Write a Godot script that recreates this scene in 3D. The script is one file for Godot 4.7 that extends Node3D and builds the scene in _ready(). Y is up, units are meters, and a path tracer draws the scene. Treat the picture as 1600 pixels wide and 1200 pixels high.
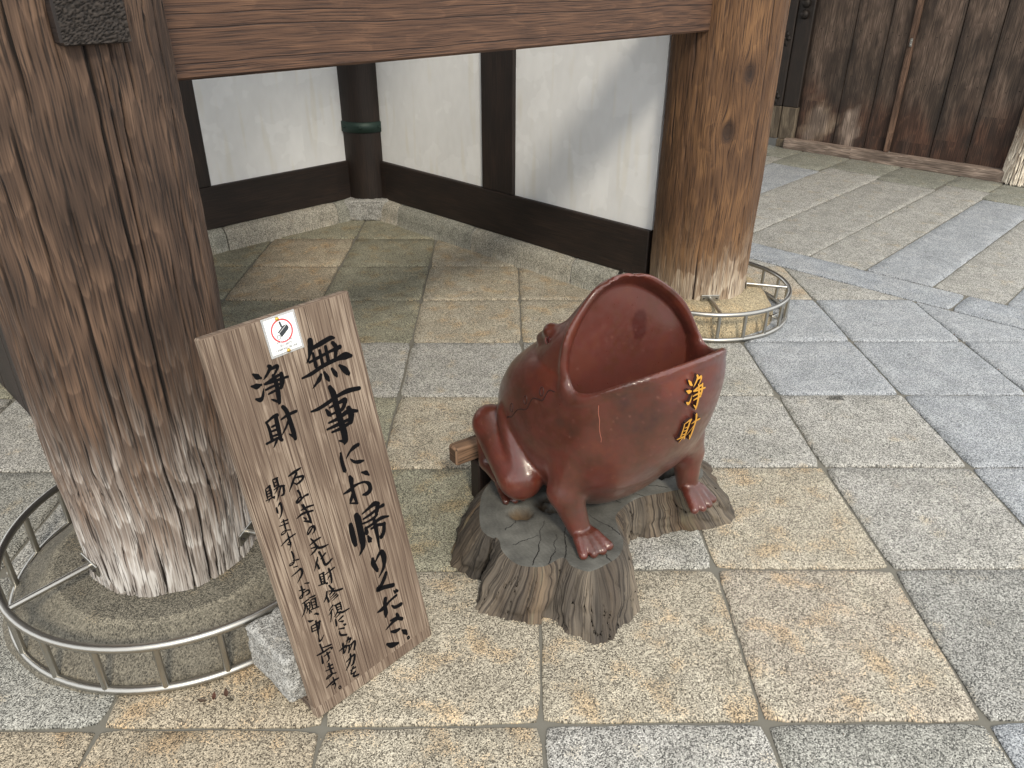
extends Node3D

# A bay of a temple gate: u runs along the front of the gate, v into it; both lie at 45 degrees to the paving.
const S := 0.70710678
var rng := RandomNumberGenerator.new()
var T := {}          # textures
var M := {}          # materials
var raw := {}        # height bytes of the pillar textures


func uv(u: float, v: float, y := 0.0) -> Vector3:
	return Vector3(S * u - S * v, y, -S * u - S * v)


func lin(r: float, g: float, b: float) -> Color:      # 8-bit sRGB -> linear, for vertex colours
	return Color(r / 255.0, g / 255.0, b / 255.0).srgb_to_linear()


func numbered(called: String) -> String:
	if not has_node(NodePath(called)):
		return called
	var k := 1
	while has_node(NodePath("%s_%03d" % [called, k])):
		k += 1
	return "%s_%03d" % [called, k]


func thing(called: String, label: String, category: String, at := Vector3.ZERO, turn := 0.0, group := "") -> Node3D:
	var o := Node3D.new()
	o.name = numbered(called)
	add_child(o)
	o.position = at
	o.rotation.y = turn
	tag(o, label, category, group)
	return o


func tag(o: Node3D, label: String, category: String, group := "") -> void:
	o.set_meta("label", label)
	o.set_meta("category", category)
	if group != "":
		o.set_meta("group", group)


func put(called: String, mesh: Mesh, mat: Material, parent: Node = null) -> MeshInstance3D:
	var o := MeshInstance3D.new()
	o.mesh = mesh
	o.material_override = mat
	if parent == null:
		o.name = numbered(called)
		add_child(o)
	else:
		var n := called
		var k := 1
		while parent.has_node(NodePath(n)):
			n = "%s_%03d" % [called, k]
			k += 1
		o.name = n
		parent.add_child(o, true)
	return o


func structure(o: Node3D) -> Node3D:
	o.set_meta("kind", "structure")
	return o


func begin() -> SurfaceTool:
	var st := SurfaceTool.new()
	st.begin(Mesh.PRIMITIVE_TRIANGLES)
	return st


func done(st: SurfaceTool, smooth := true) -> ArrayMesh:
	if not smooth:
		st.set_smooth_group(-1)
	st.generate_normals()
	return st.commit()


func vert(st: SurfaceTool, p: Vector3, t := Vector2.ZERO, c := Color.WHITE, sm := 0) -> void:
	st.set_smooth_group(sm)
	st.set_color(c)
	st.set_uv(t)
	st.add_vertex(p)


# one triangle, turned so that it faces along "out"
func tri(st: SurfaceTool, a: Vector3, b: Vector3, c: Vector3, out: Vector3, ta := Vector2.ZERO, tb := Vector2.ZERO, tc := Vector2.ZERO, ca := Color.WHITE, cb := Color.WHITE, cc := Color.WHITE, sm := -1) -> void:
	if (b - a).cross(c - a).dot(out) > 0.0:
		vert(st, a, ta, ca, sm); vert(st, c, tc, cc, sm); vert(st, b, tb, cb, sm)
	else:
		vert(st, a, ta, ca, sm); vert(st, b, tb, cb, sm); vert(st, c, tc, cc, sm)


func quad(st: SurfaceTool, a: Vector3, b: Vector3, c: Vector3, d: Vector3, out: Vector3, ta := Vector2.ZERO, tb := Vector2.ZERO, tc := Vector2.ZERO, td := Vector2.ZERO, col := Color.WHITE, sm := -1) -> void:
	tri(st, a, b, c, out, ta, tb, tc, col, col, col, sm)
	tri(st, a, c, d, out, ta, tc, td, col, col, col, sm)


# a box with chamfered edges; grain = the axis that the wood grain follows; uvs in metres / tex size
func box(st: SurfaceTool, xf: Transform3D, size: Vector3, b := 0.004, grain := 1, tex := Vector2(0.5, 2.0), off := Vector2.ZERO, col := Color.WHITE) -> void:
	var h := size * 0.5
	b = minf(b, minf(h.x, minf(h.y, h.z)) * 0.8)
	for axis in 3:
		for sgn in [-1.0, 1.0]:
			var n := Vector3.ZERO
			n[axis] = sgn
			var a1 := (axis + 1) % 3
			var a2 := (axis + 2) % 3
			var q := []
			for s in [[-1, -1], [1, -1], [1, 1], [-1, 1]]:
				var p := Vector3.ZERO
				p[axis] = sgn * h[axis]
				p[a1] = s[0] * (h[a1] - b)
				p[a2] = s[1] * (h[a2] - b)
				q.append(p)
			var across := a1 if a2 == grain else a2
			var along := grain if axis != grain else a1
			if axis == grain:
				across = a2
			var t := []
			for p: Vector3 in q:
				t.append(Vector2((p[across] + h[across]) / tex.x, 1.0 - (p[along] + h[along]) / tex.y) + off + Vector2(0.37 * axis, 0.0))
			quad(st, xf * q[0], xf * q[1], xf * q[2], xf * q[3], xf.basis * n, t[0], t[1], t[2], t[3], col)
	for axis in 3:
		var a1 := (axis + 1) % 3
		var a2 := (axis + 2) % 3
		for s1 in [-1.0, 1.0]:
			for s2 in [-1.0, 1.0]:
				var q := []
				for e in [[-1, 0], [1, 0], [1, 1], [-1, 1]]:
					var p := Vector3.ZERO
					p[axis] = e[0] * (h[axis] - b)
					p[a1] = s1 * (h[a1] - (b if e[1] == 1 else 0.0))
					p[a2] = s2 * (h[a2] - (0.0 if e[1] == 1 else b))
					q.append(p)
				var n := Vector3.ZERO
				n[a1] = s1
				n[a2] = s2
				var t := []
				for p: Vector3 in q:
					t.append(Vector2((p[(grain + 1) % 3] + h[(grain + 1) % 3]) / tex.x, 1.0 - (p[grain] + h[grain]) / tex.y) + off)
				quad(st, xf * q[0], xf * q[1], xf * q[2], xf * q[3], xf.basis * n, t[0], t[1], t[2], t[3], col)
	for sx in [-1.0, 1.0]:
		for sy in [-1.0, 1.0]:
			for sz in [-1.0, 1.0]:
				var s := Vector3(sx, sy, sz)
				var p0 := Vector3(sx * h.x, sy * (h.y - b), sz * (h.z - b))
				var p1 := Vector3(sx * (h.x - b), sy * h.y, sz * (h.z - b))
				var p2 := Vector3(sx * (h.x - b), sy * (h.y - b), sz * h.z)
				tri(st, xf * p0, xf * p1, xf * p2, xf.basis * s, off, off, off, col, col, col)


func box_mesh(size: Vector3, b := 0.004, grain := 1, tex := Vector2(0.5, 2.0), off := Vector2.ZERO, col := Color.WHITE) -> ArrayMesh:
	var st := begin()
	box(st, Transform3D(), size, b, grain, tex, off, col)
	return done(st)


# frame with x along the gate front (u), z out of the bay towards the visitor (-v)
func frame_u(p: Vector3) -> Transform3D:
	return Transform3D(Basis(Vector3(S, 0, -S), Vector3.UP, Vector3(S, 0, S)), p)


# frame with x towards the visitor (-v) and z along -u (facing into the bay)
func frame_v(p: Vector3) -> Transform3D:
	return Transform3D(Basis(Vector3(S, 0, S), Vector3.UP, Vector3(-S, 0, S)), p)


func tube(st: SurfaceTool, pts: PackedVector3Array, r: float, sides := 10, closed := false, caps := true, taper := 1.0) -> void:
	var n := pts.size()
	var rings := []
	var prev := Vector3.ZERO
	for i in n:
		var d: Vector3
		if closed:
			d = pts[(i + 1) % n] - pts[(i - 1 + n) % n]
		else:
			d = pts[mini(i + 1, n - 1)] - pts[maxi(i - 1, 0)]
		d = d.normalized()
		var x := prev - d * prev.dot(d)
		if x.length() < 0.01:
			x = d.cross(Vector3.UP) if absf(d.y) < 0.9 else d.cross(Vector3.RIGHT)
		x = x.normalized()
		prev = x
		var y := d.cross(x)
		var ring := PackedVector3Array()
		var rr := r * lerpf(1.0, taper, float(i) / maxf(1.0, n - 1))
		for k in sides:
			var a := TAU * k / sides
			ring.append(pts[i] + (x * cos(a) + y * sin(a)) * rr)
		rings.append(ring)
	for i in (n if closed else n - 1):
		var a: PackedVector3Array = rings[i]
		var b: PackedVector3Array = rings[(i + 1) % n]
		var shift := 0
		if closed and i == n - 1:      # match the twist where the loop closes
			var best := 1e9
			for k in sides:
				if a[0].distance_to(b[k]) < best:
					best = a[0].distance_to(b[k])
					shift = k
		for k in sides:
			var k2 := (k + 1) % sides
			var mid := (a[k] + a[k2]) * 0.5 - pts[i]
			quad(st, a[k], a[k2], b[(k2 + shift) % sides], b[(k + shift) % sides], mid, Vector2.ZERO, Vector2.ZERO, Vector2.ZERO, Vector2.ZERO, Color.WHITE, 0)
	if caps and not closed:
		for e in [0, n - 1]:
			var out := pts[e] - pts[1 if e == 0 else n - 2]
			for k in sides:
				tri(st, pts[e], rings[e][k], rings[e][(k + 1) % sides], out, Vector2.ZERO, Vector2.ZERO, Vector2.ZERO, Color.WHITE, Color.WHITE, Color.WHITE, -1)


func tube_mesh(pts: PackedVector3Array, r: float, sides := 10, closed := false, taper := 1.0) -> ArrayMesh:
	var st := begin()
	tube(st, pts, r, sides, closed, true, taper)
	return done(st)


func smooth_path(pts: PackedVector3Array, per := 6) -> PackedVector3Array:
	var c := Curve3D.new()
	for i in pts.size():
		var d := (pts[mini(i + 1, pts.size() - 1)] - pts[maxi(i - 1, 0)]) / 6.0
		c.add_point(pts[i], -d, d)
	var out := PackedVector3Array()
	for i in (pts.size() - 1) * per + 1:
		out.append(c.sample(mini(i / per, pts.size() - 2), float(i - per * mini(i / per, pts.size() - 2)) / per))
	return out


func lathe(profile: PackedVector2Array, segs: int, rough := 0.0, seed_ := 1, tint := Color.WHITE, tex := 1.0, shades := PackedFloat32Array()) -> ArrayMesh:
	var st := begin()
	var n := FastNoiseLite.new()
	n.seed = seed_
	n.frequency = 9.0
	var grid := []
	for i in profile.size():
		var row := PackedVector3Array()
		for k in segs:
			var a := TAU * k / segs
			var p := Vector3(cos(a) * profile[i].x, profile[i].y, sin(a) * profile[i].x)
			var d := n.get_noise_3dv(p) * rough
			row.append(p + Vector3(cos(a), 0.4, sin(a)) * d * (1.0 if i < profile.size() - 1 else 0.0))
		grid.append(row)
	for i in profile.size() - 1:
		for k in segs:
			var k2 := (k + 1) % segs
			var a: Vector3 = grid[i][k]
			var b: Vector3 = grid[i][k2]
			var c: Vector3 = grid[i + 1][k2]
			var d: Vector3 = grid[i + 1][k]
			var e := profile[i + 1] - profile[i]
			var am := TAU * (k + 0.5) / segs
			var out := Vector3(cos(am) * -e.y, e.x, sin(am) * -e.y)
			quad(st, a, b, c, d, out, Vector2(a.x, a.z) / tex, Vector2(b.x, b.z) / tex, Vector2(c.x, c.z + (d - a).y) / tex, Vector2(d.x, d.z + (d - a).y) / tex, tint * (shades[i] if i < shades.size() else 1.0), 0)
	return done(st)


# ---------------------------------------------------------------- textures
func noise(seed_: int, f := 1.0, kind := FastNoiseLite.TYPE_SIMPLEX_SMOOTH, oct := 1) -> FastNoiseLite:
	var n := FastNoiseLite.new()
	n.seed = seed_
	n.noise_type = kind
	n.frequency = f
	n.fractal_type = FastNoiseLite.FRACTAL_NONE if oct == 1 else FastNoiseLite.FRACTAL_FBM
	n.fractal_octaves = oct
	return n


# weathered wood: returns [colour bytes, height bytes]. o: w, h pixels; W, H metres; strips between cracks; flame-shaped growth rings; knots.
func wood(o: Dictionary) -> Array:
	var w: int = o.w
	var h: int = o.h
	var W: float = o.W
	var H: float = o.H
	var r := RandomNumberGenerator.new()
	r.seed = o.seed
	var nf := noise(o.seed + 1)
	var nm := noise(o.seed + 2)
	var nb := noise(o.seed + 3, 1.0, FastNoiseLite.TYPE_SIMPLEX_SMOOTH, 3)
	var nc := noise(o.seed + 4)
	# strips
	var lefts := PackedFloat32Array()
	var x := -0.05
	while x < W + 0.1:
		lefts.append(x)
		x += r.randf_range(o.strip[0], o.strip[1])
	var count := lefts.size() - 1
	var ff := PackedFloat32Array()
	var ph := PackedFloat32Array()
	var bow := PackedFloat32Array()
	var open_ := PackedFloat32Array()
	for k in count + 1:
		ff.append(r.randf_range(o.flame[0], o.flame[1]) * (-1.0 if o.get("flip", false) else 1.0))
		ph.append(r.randf() * 7.0)
		bow.append(r.randf_range(0.4, 1.0))
		open_.append(r.randf() * r.randf())
	var table := PackedInt32Array()
	var res := 2000.0
	var at := 0
	for i in int((W + 0.15) * res):
		var xx := i / res - 0.05
		while at < count - 1 and xx > lefts[at + 1]:
			at += 1
		table.append(at)
	var dark: Color = o.dark
	var mid: Color = o.mid
	var light: Color = o.light
	var gap: Color = o.gap
	var bleach: Color = o.get("bleach", Color.WHITE)
	var bleach_h: float = o.get("bleach_h", 0.0)
	var knots: Array = o.get("knots", [])
	var crack: float = o.crack
	var flame_amount: float = o.get("flame_amount", 0.6)
	var fibre: float = o.get("fibre", 1.0)
	var blot: float = o.get("blot", 0.5)
	var mids: float = o.get("mids", 1.0)
	var lines: float = o.get("lines", 0.6)
	var fq: float = o.get("fq", 380.0)
	var mead: float = o.get("meander", 0.01)
	var col := PackedByteArray()
	col.resize(w * h * 3)
	var hei := PackedByteArray()
	hei.resize(w * h)
	var p := 0
	for j in h:
		var y := H * (1.0 - (j + 0.5) / h)
		var sway := nm.get_noise_2d(31.7, y * 1.3) * mead + nm.get_noise_2d(77.1, y * 5.0) * mead * 0.25
		for i in w:
			var px := W * (i + 0.5) / w
			var xs := px + sway
			var kn := 0.0
			for k: Vector3 in knots:
				var dx := px - k.x
				var dy := y - k.y
				var q2 := dx * dx / (k.z * k.z) + dy * dy / (k.z * k.z * 2.6)
				if q2 < 30.0:
					var e := exp(-q2 * 0.30)
					xs -= signf(dx) * k.z * 0.9 * e * minf(1.0, absf(dx) / k.z)
					kn = maxf(kn, exp(-q2 * q2 * 1.2))
			var ti := clampi(int((xs + 0.05) * res), 0, table.size() - 1)
			var k := table[ti]
			var l := lefts[k]
			var wd := lefts[k + 1] - l
			var q := (xs - l) / wd * 2.0 - 1.0
			var edge := (1.0 - absf(q)) * wd * 0.5
			var ci := k if q < 0.0 else k + 1
			var fib := nf.get_noise_2d(xs * fq, y * 7.0)
			var md := nm.get_noise_2d(xs * 150.0, y * 3.0)
			var bl := nb.get_noise_2d(px * 7.0, y * 2.6)
			var rr := y * ff[k] + ph[k] + bow[k] * q * q * 0.42 + bl * 1.1 + md * 0.03
			var t := rr - floorf(rr)
			var fl := t * t * (1.0 - smoothstep(0.90, 1.0, t)) * 1.1
			var op := clampf(open_[ci] * 1.3 + nc.get_noise_2d(ci * 13.7, y * 2.0) * 0.75, 0.0, 1.0)
			var cw := 0.0006 + crack * op
			var c := (1.0 - smoothstep(cw * 0.35, cw, edge)) * clampf(op * 1.5 + 0.15, 0.0, 1.0)
			var v := 0.5 + 0.36 * fib * fibre + 0.30 * md * mids + blot * bl
			var cr := lerpf(dark.r, mid.r, clampf(v, 0.0, 1.0))
			var cg := lerpf(dark.g, mid.g, clampf(v, 0.0, 1.0))
			var cb := lerpf(dark.b, mid.b, clampf(v, 0.0, 1.0))
			var lw := clampf(fl * flame_amount + (v - 0.62) * 0.55, 0.0, 1.0)
			cr = lerpf(cr, light.r, lw)
			cg = lerpf(cg, light.g, lw)
			cb = lerpf(cb, light.b, lw)
			if bleach_h > 0.0:
				var bh := 1.0 - smoothstep(0.0, bleach_h, y + (md * 0.10 + fib * 0.05 + bl * 0.12) * bleach_h * 2.0)
				bh = clampf(bh * (0.75 + 0.5 * fl + 0.3 * fib), 0.0, 1.0)
				cr = lerpf(cr, bleach.r, bh)
				cg = lerpf(cg, bleach.g, bh)
				cb = lerpf(cb, bleach.b, bh)
			var thin := smoothstep(0.35, 0.75, -fib - md * 0.6) * 0.55 * lines
			var g := clampf(c + thin, 0.0, 1.0)
			if kn > 0.0:
				var ringy := 0.5 + 0.5 * sin(kn * 26.0 + fib * 2.0)
				g = clampf(maxf(g, kn * (0.62 + 0.38 * ringy)), 0.0, 1.0)
			cr = lerpf(cr, gap.r, g)
			cg = lerpf(cg, gap.g, g)
			cb = lerpf(cb, gap.b, g)
			col[p * 3] = clampi(int(cr * 255.0), 0, 255)
			col[p * 3 + 1] = clampi(int(cg * 255.0), 0, 255)
			col[p * 3 + 2] = clampi(int(cb * 255.0), 0, 255)
			var hh := 0.62 + 0.05 * fl * flame_amount + 0.09 * fib * fibre + 0.05 * md - 0.60 * c - 0.14 * thin - 0.2 * kn * kn
			hei[p] = clampi(int(hh * 255.0), 0, 255)
			p += 1
	return [col, hei]


# granite, one metre across
func granite(o: Dictionary) -> Array:
	var w: int = o.w
	var cell := noise(o.seed, 1.0, FastNoiseLite.TYPE_CELLULAR)
	cell.cellular_return_type = FastNoiseLite.RETURN_CELL_VALUE
	cell.cellular_jitter = 1.1
	var fine := noise(o.seed + 1, 1.0, FastNoiseLite.TYPE_SIMPLEX)
	var blo := noise(o.seed + 2, 1.0, FastNoiseLite.TYPE_SIMPLEX_SMOOTH, 3)
	var rus := noise(o.seed + 3, 1.0, FastNoiseLite.TYPE_SIMPLEX_SMOOTH, 4)
	var a: Color = o.dark
	var b: Color = o.mid
	var c: Color = o.light
	var rust: Color = o.rust
	var thr: float = o.thr
	var grain: float = o.grain
	var con: float = o.get("contrast", 1.0)
	var col := PackedByteArray()
	col.resize(w * w * 3)
	var hei := PackedByteArray()
	hei.resize(w * w)
	var p := 0
	for j in w:
		var y := float(j) / w
		for i in w:
			var x := float(i) / w
			var bl := blo.get_noise_2d(x * 9.0, y * 9.0)
			var f1 := cell.get_noise_2d(x * grain + bl * 2.0, y * grain)
			var f2 := fine.get_noise_2d(x * grain * 0.9, y * grain * 0.75)
			var ru := rus.get_noise_2d(x * 6.0 + 5.0, y * 6.0)
			var v := 0.54 + con * (0.30 * f1 + 0.30 * f2) + 0.09 * bl
			var r: Color
			if f1 + f2 * 0.8 < -0.72:
				v -= 0.30 * con
			if v < 0.5:
				r = a.lerp(b, clampf(v * 2.0, 0.0, 1.0))
			else:
				r = b.lerp(c, clampf(v * 2.0 - 1.0, 0.0, 1.0))
			var m := smoothstep(thr, thr + 0.45, ru + f2 * 0.25 + f1 * 0.20)
			r = r.lerp(Color(rust.r * (0.45 + v), rust.g * (0.45 + v), rust.b * (0.45 + v)), m * 0.45)
			col[p * 3] = clampi(int(r.r * 255.0), 0, 255)
			col[p * 3 + 1] = clampi(int(r.g * 255.0), 0, 255)
			col[p * 3 + 2] = clampi(int(r.b * 255.0), 0, 255)
			hei[p] = clampi(int((0.5 + 0.16 * f1 + 0.16 * f2 + 0.22 * bl + 0.1 * ru) * 255.0), 0, 255)
			p += 1
	return [col, hei]


# lime plaster with faint cloudy stains and trowel marks, two metres across
func plaster(o: Dictionary) -> Array:
	var w: int = o.w
	var n1 := noise(o.seed, 1.0, FastNoiseLite.TYPE_SIMPLEX_SMOOTH, 4)
	var n2 := noise(o.seed + 1, 1.0, FastNoiseLite.TYPE_SIMPLEX_SMOOTH, 2)
	var col := PackedByteArray()
	col.resize(w * w * 3)
	var hei := PackedByteArray()
	hei.resize(w * w)
	var p := 0
	for j in w:
		var y := 2.0 * j / w
		for i in w:
			var x := 2.0 * i / w
			var a := n1.get_noise_2d(x * 2.2, y * 1.3)
			var b := n2.get_noise_2d(x * 17.0, y * 9.0)
			var patch := smoothstep(0.18, 0.24, n1.get_noise_2d(x * 3.0 + 9.0, y * 3.0)) * 0.035
			var streak := smoothstep(0.25, 0.75, n2.get_noise_2d(x * 11.0, y * 1.4 + 40.0)) * 0.07
			var v := 0.925 + 0.025 * a + 0.012 * b + patch * 0.6 - streak * 0.25
			col[p * 3] = clampi(int(v * 0.985 * 255.0), 0, 255)
			col[p * 3 + 1] = clampi(int((v * 0.995 - streak * 0.1) * 255.0), 0, 255)
			col[p * 3 + 2] = clampi(int((v - streak * 0.35) * 255.0), 0, 255)
			hei[p] = clampi(int((0.5 + 0.3 * a + 0.25 * b) * 255.0), 0, 255)
			p += 1
	return [col, hei]


# sawn end of a stump: grey, faint radial fibres and checks, one metre across
func sawn(o: Dictionary) -> Array:
	var w: int = o.w
	var n1 := noise(o.seed, 1.0, FastNoiseLite.TYPE_SIMPLEX_SMOOTH, 3)
	var n2 := noise(o.seed + 1)
	var col := PackedByteArray()
	col.resize(w * w * 3)
	var hei := PackedByteArray()
	hei.resize(w * w)
	var p := 0
	for j in w:
		var y := float(j) / w
		for i in w:
			var x := float(i) / w
			var bl := n1.get_noise_2d(x * 9.0, y * 9.0)
			var d := Vector2(x - 0.52 + bl * 0.03, y - 0.45 + bl * 0.02).length()
			var ring := sin(d * 520.0 + bl * 8.0) * 0.5
			var saw := n2.get_noise_2d(x * 60.0 + y * 30.0, y * 420.0 - x * 160.0)
			var spk := n2.get_noise_2d(x * 700.0, y * 700.0)
			var v := 0.335 + 0.08 * bl + 0.012 * ring + 0.028 * saw + 0.03 * spk
			var wear := smoothstep(0.1, 0.6, n1.get_noise_2d(x * 5.0 + 3.0, y * 5.0)) * 0.05
			v += wear
			col[p * 3] = clampi(int(v * 1.0 * 255.0), 0, 255)
			col[p * 3 + 1] = clampi(int(v * 1.0 * 255.0), 0, 255)
			col[p * 3 + 2] = clampi(int(v * 0.95 * 255.0), 0, 255)
			hei[p] = clampi(int((0.5 + 0.1 * ring + 0.2 * saw + 0.2 * bl) * 255.0), 0, 255)
			p += 1
	# drying checks
	for c: Array in [[-10, 440, -35, 640], [-80, 480, -115, 665], [40, 520, 90, 655], [140, 320, 220, 370], [-45, 540, -75, 665], [100, 300, 145, 400], [50, 450, 130, 540], [-100, 540, -170, 580], [-30, 470, 20, 600], [180, 290, 300, 330], [-150, 460, -190, 520]]:
		var from := Vector2(c[0] + 400, c[1]) * w / 1000.0
		var to := Vector2(c[2] + 400, c[3]) * w / 1000.0
		var side := (to - from).normalized().orthogonal()
		var n := int(from.distance_to(to) * 2.0)
		for k in n:
			var u := float(k) / n
			var q := from.lerp(to, u) + side * (n2.get_noise_2d(u * 3.0 + c[0], 5.0) * 5.0 + n2.get_noise_2d(u * 12.0 + c[1], 9.0) * 1.3)
			for dx in [0, 1]:
				if dx == 1 and u < 0.55:
					continue
				var at := int(q.y) * w + int(q.x) + int(dx)
				var f := 0.35 if u > 0.2 else 0.6
				for e in 3:
					col[at * 3 + e] = int(col[at * 3 + e] * f)
				hei[at] = 10
	return [col, hei]


func c8(r: int, g: int, b: int) -> Color:
	return Color(r / 255.0, g / 255.0, b / 255.0)


func make_textures() -> void:
	var jobs := {
		"pillar": [wood, {"lines": 0.9, "w": 1152, "h": 1152, "W": 1.42, "H": 1.7, "fibre": 0.7, "mids": 0.5, "seed": 11, "strip": [0.018, 0.046], "flame": [2.6, 7.5], "flip": true, "crack": 0.0026, "flame_amount": 0.36, "dark": c8(46, 34, 27), "mid": c8(90, 70, 56), "light": c8(140, 113, 92), "gap": c8(22, 16, 13), "bleach": c8(198, 195, 191), "bleach_h": 0.80, "blot": 0.40, "meander": 0.010, "fq": 260.0}],
		"pillar_b": [wood, {"lines": 1.1, "w": 1024, "h": 1152, "W": 1.45, "H": 1.7, "fibre": 0.6, "mids": 0.6, "seed": 23, "strip": [0.04, 0.14], "flame": [1.0, 2.0], "crack": 0.0052, "flame_amount": 0.35, "dark": c8(72, 49, 31), "mid": c8(108, 78, 51), "light": c8(158, 119, 78), "gap": c8(36, 22, 14), "bleach": c8(192, 180, 162), "bleach_h": 0.52, "blot": 0.35, "meander": 0.008, "fq": 300.0, "knots": [Vector3(0.467 * 1.45, 1.12, 0.027), Vector3(0.506 * 1.45, 0.89, 0.030)]}],
		"beam": [wood, {"lines": 1.1, "w": 448, "h": 2048, "W": 0.4, "H": 2.7, "fq": 520.0, "mids": 0.7, "seed": 37, "strip": [0.012, 0.05], "flame": [0.6, 1.6], "crack": 0.0012, "flame_amount": 0.34, "dark": c8(66, 46, 35), "mid": c8(100, 72, 54), "light": c8(134, 101, 76), "gap": c8(44, 30, 25), "blot": 0.2, "fibre": 1.1, "meander": 0.006}],
		"board": [wood, {"lines": 0.9, "w": 640, "h": 1600, "W": 0.4, "H": 1.0, "seed": 41, "strip": [0.006, 0.028], "flame": [0.5, 1.6], "crack": 0.0009, "flame_amount": 0.34, "dark": c8(104, 88, 76), "mid": c8(132, 117, 103), "light": c8(190, 176, 160), "gap": c8(76, 60, 50), "blot": 0.6, "fibre": 1.0, "meander": 0.004, "fq": 340.0}],
		"dark": [wood, {"w": 384, "h": 1536, "W": 0.4, "H": 2.0, "seed": 53, "strip": [0.02, 0.06], "flame": [0.6, 1.5], "crack": 0.0007, "flame_amount": 0.3, "dark": c8(24, 17, 14), "mid": c8(40, 29, 24), "light": c8(58, 43, 35), "gap": c8(16, 11, 9), "blot": 0.4, "meander": 0.004}],
		"plank": [wood, {"lines": 0.9, "w": 512, "h": 1536, "W": 0.5, "H": 1.6, "seed": 67, "strip": [0.015, 0.06], "flame": [0.8, 2.2], "crack": 0.0009, "flame_amount": 0.5, "dark": c8(92, 80, 72), "mid": c8(140, 124, 112), "light": c8(190, 172, 158), "gap": c8(52, 44, 38), "blot": 0.6, "meander": 0.006}],
		"stump": [wood, {"lines": 1.0, "w": 1024, "h": 320, "W": 2.2, "H": 0.4, "mids": 0.6, "seed": 71, "strip": [0.008, 0.04], "flame": [0.5, 2.0], "crack": 0.0014, "flame_amount": 0.2, "dark": c8(76, 69, 61), "mid": c8(110, 100, 88), "light": c8(152, 138, 116), "gap": c8(46, 40, 35), "blot": 0.8, "fibre": 1.0, "meander": 0.004, "fq": 420.0}],
		"granite": [granite, {"w": 1024, "seed": 101, "contrast": 0.84, "grain": 300.0, "dark": c8(62, 62, 60), "mid": c8(150, 149, 144), "light": c8(236, 234, 227), "rust": c8(172, 150, 116), "thr": 0.5}],
		"warm": [granite, {"w": 1024, "seed": 131, "contrast": 0.84, "grain": 295.0, "dark": c8(70, 65, 56), "mid": c8(155, 149, 135), "light": c8(236, 228, 208), "rust": c8(178, 146, 106), "thr": 0.2}],
		"blue": [granite, {"w": 1024, "seed": 151, "grain": 330.0, "dark": c8(66, 70, 75), "mid": c8(148, 152, 156), "light": c8(226, 229, 231), "rust": c8(150, 148, 142), "thr": 0.6, "contrast": 0.8}],
		"plaster": [plaster, {"w": 768, "seed": 171}],
		"sawn": [sawn, {"w": 768, "seed": 181}],
	}
	var threads := {}
	for k: String in jobs:
		var th := Thread.new()
		th.start(jobs[k][0].bind(jobs[k][1]))
		threads[k] = th
	for k: String in jobs:
		var got: Array = threads[k].wait_to_finish()
		var o: Dictionary = jobs[k][1]
		var h: int = o.get("h", o.w)
		T[k] = ImageTexture.create_from_image(Image.create_from_data(o.w, h, false, Image.FORMAT_RGB8, got[0]))
		T[k + "_h"] = ImageTexture.create_from_image(Image.create_from_data(o.w, h, false, Image.FORMAT_L8, got[1]))
		raw[k] = [got[1], o.w, h]


func mat(called: String, tex: String, relief: float, rough: float, tint := Color.WHITE) -> StandardMaterial3D:
	var m := StandardMaterial3D.new()
	m.resource_name = called
	m.albedo_color = tint
	m.roughness = rough
	m.vertex_color_use_as_albedo = true
	if tex != "":
		m.albedo_texture = T[tex]
		if relief > 0.0:
			m.heightmap_enabled = true
			m.heightmap_scale = relief
			m.heightmap_texture = T[tex + "_h"]
	M[called] = m
	return m


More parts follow.
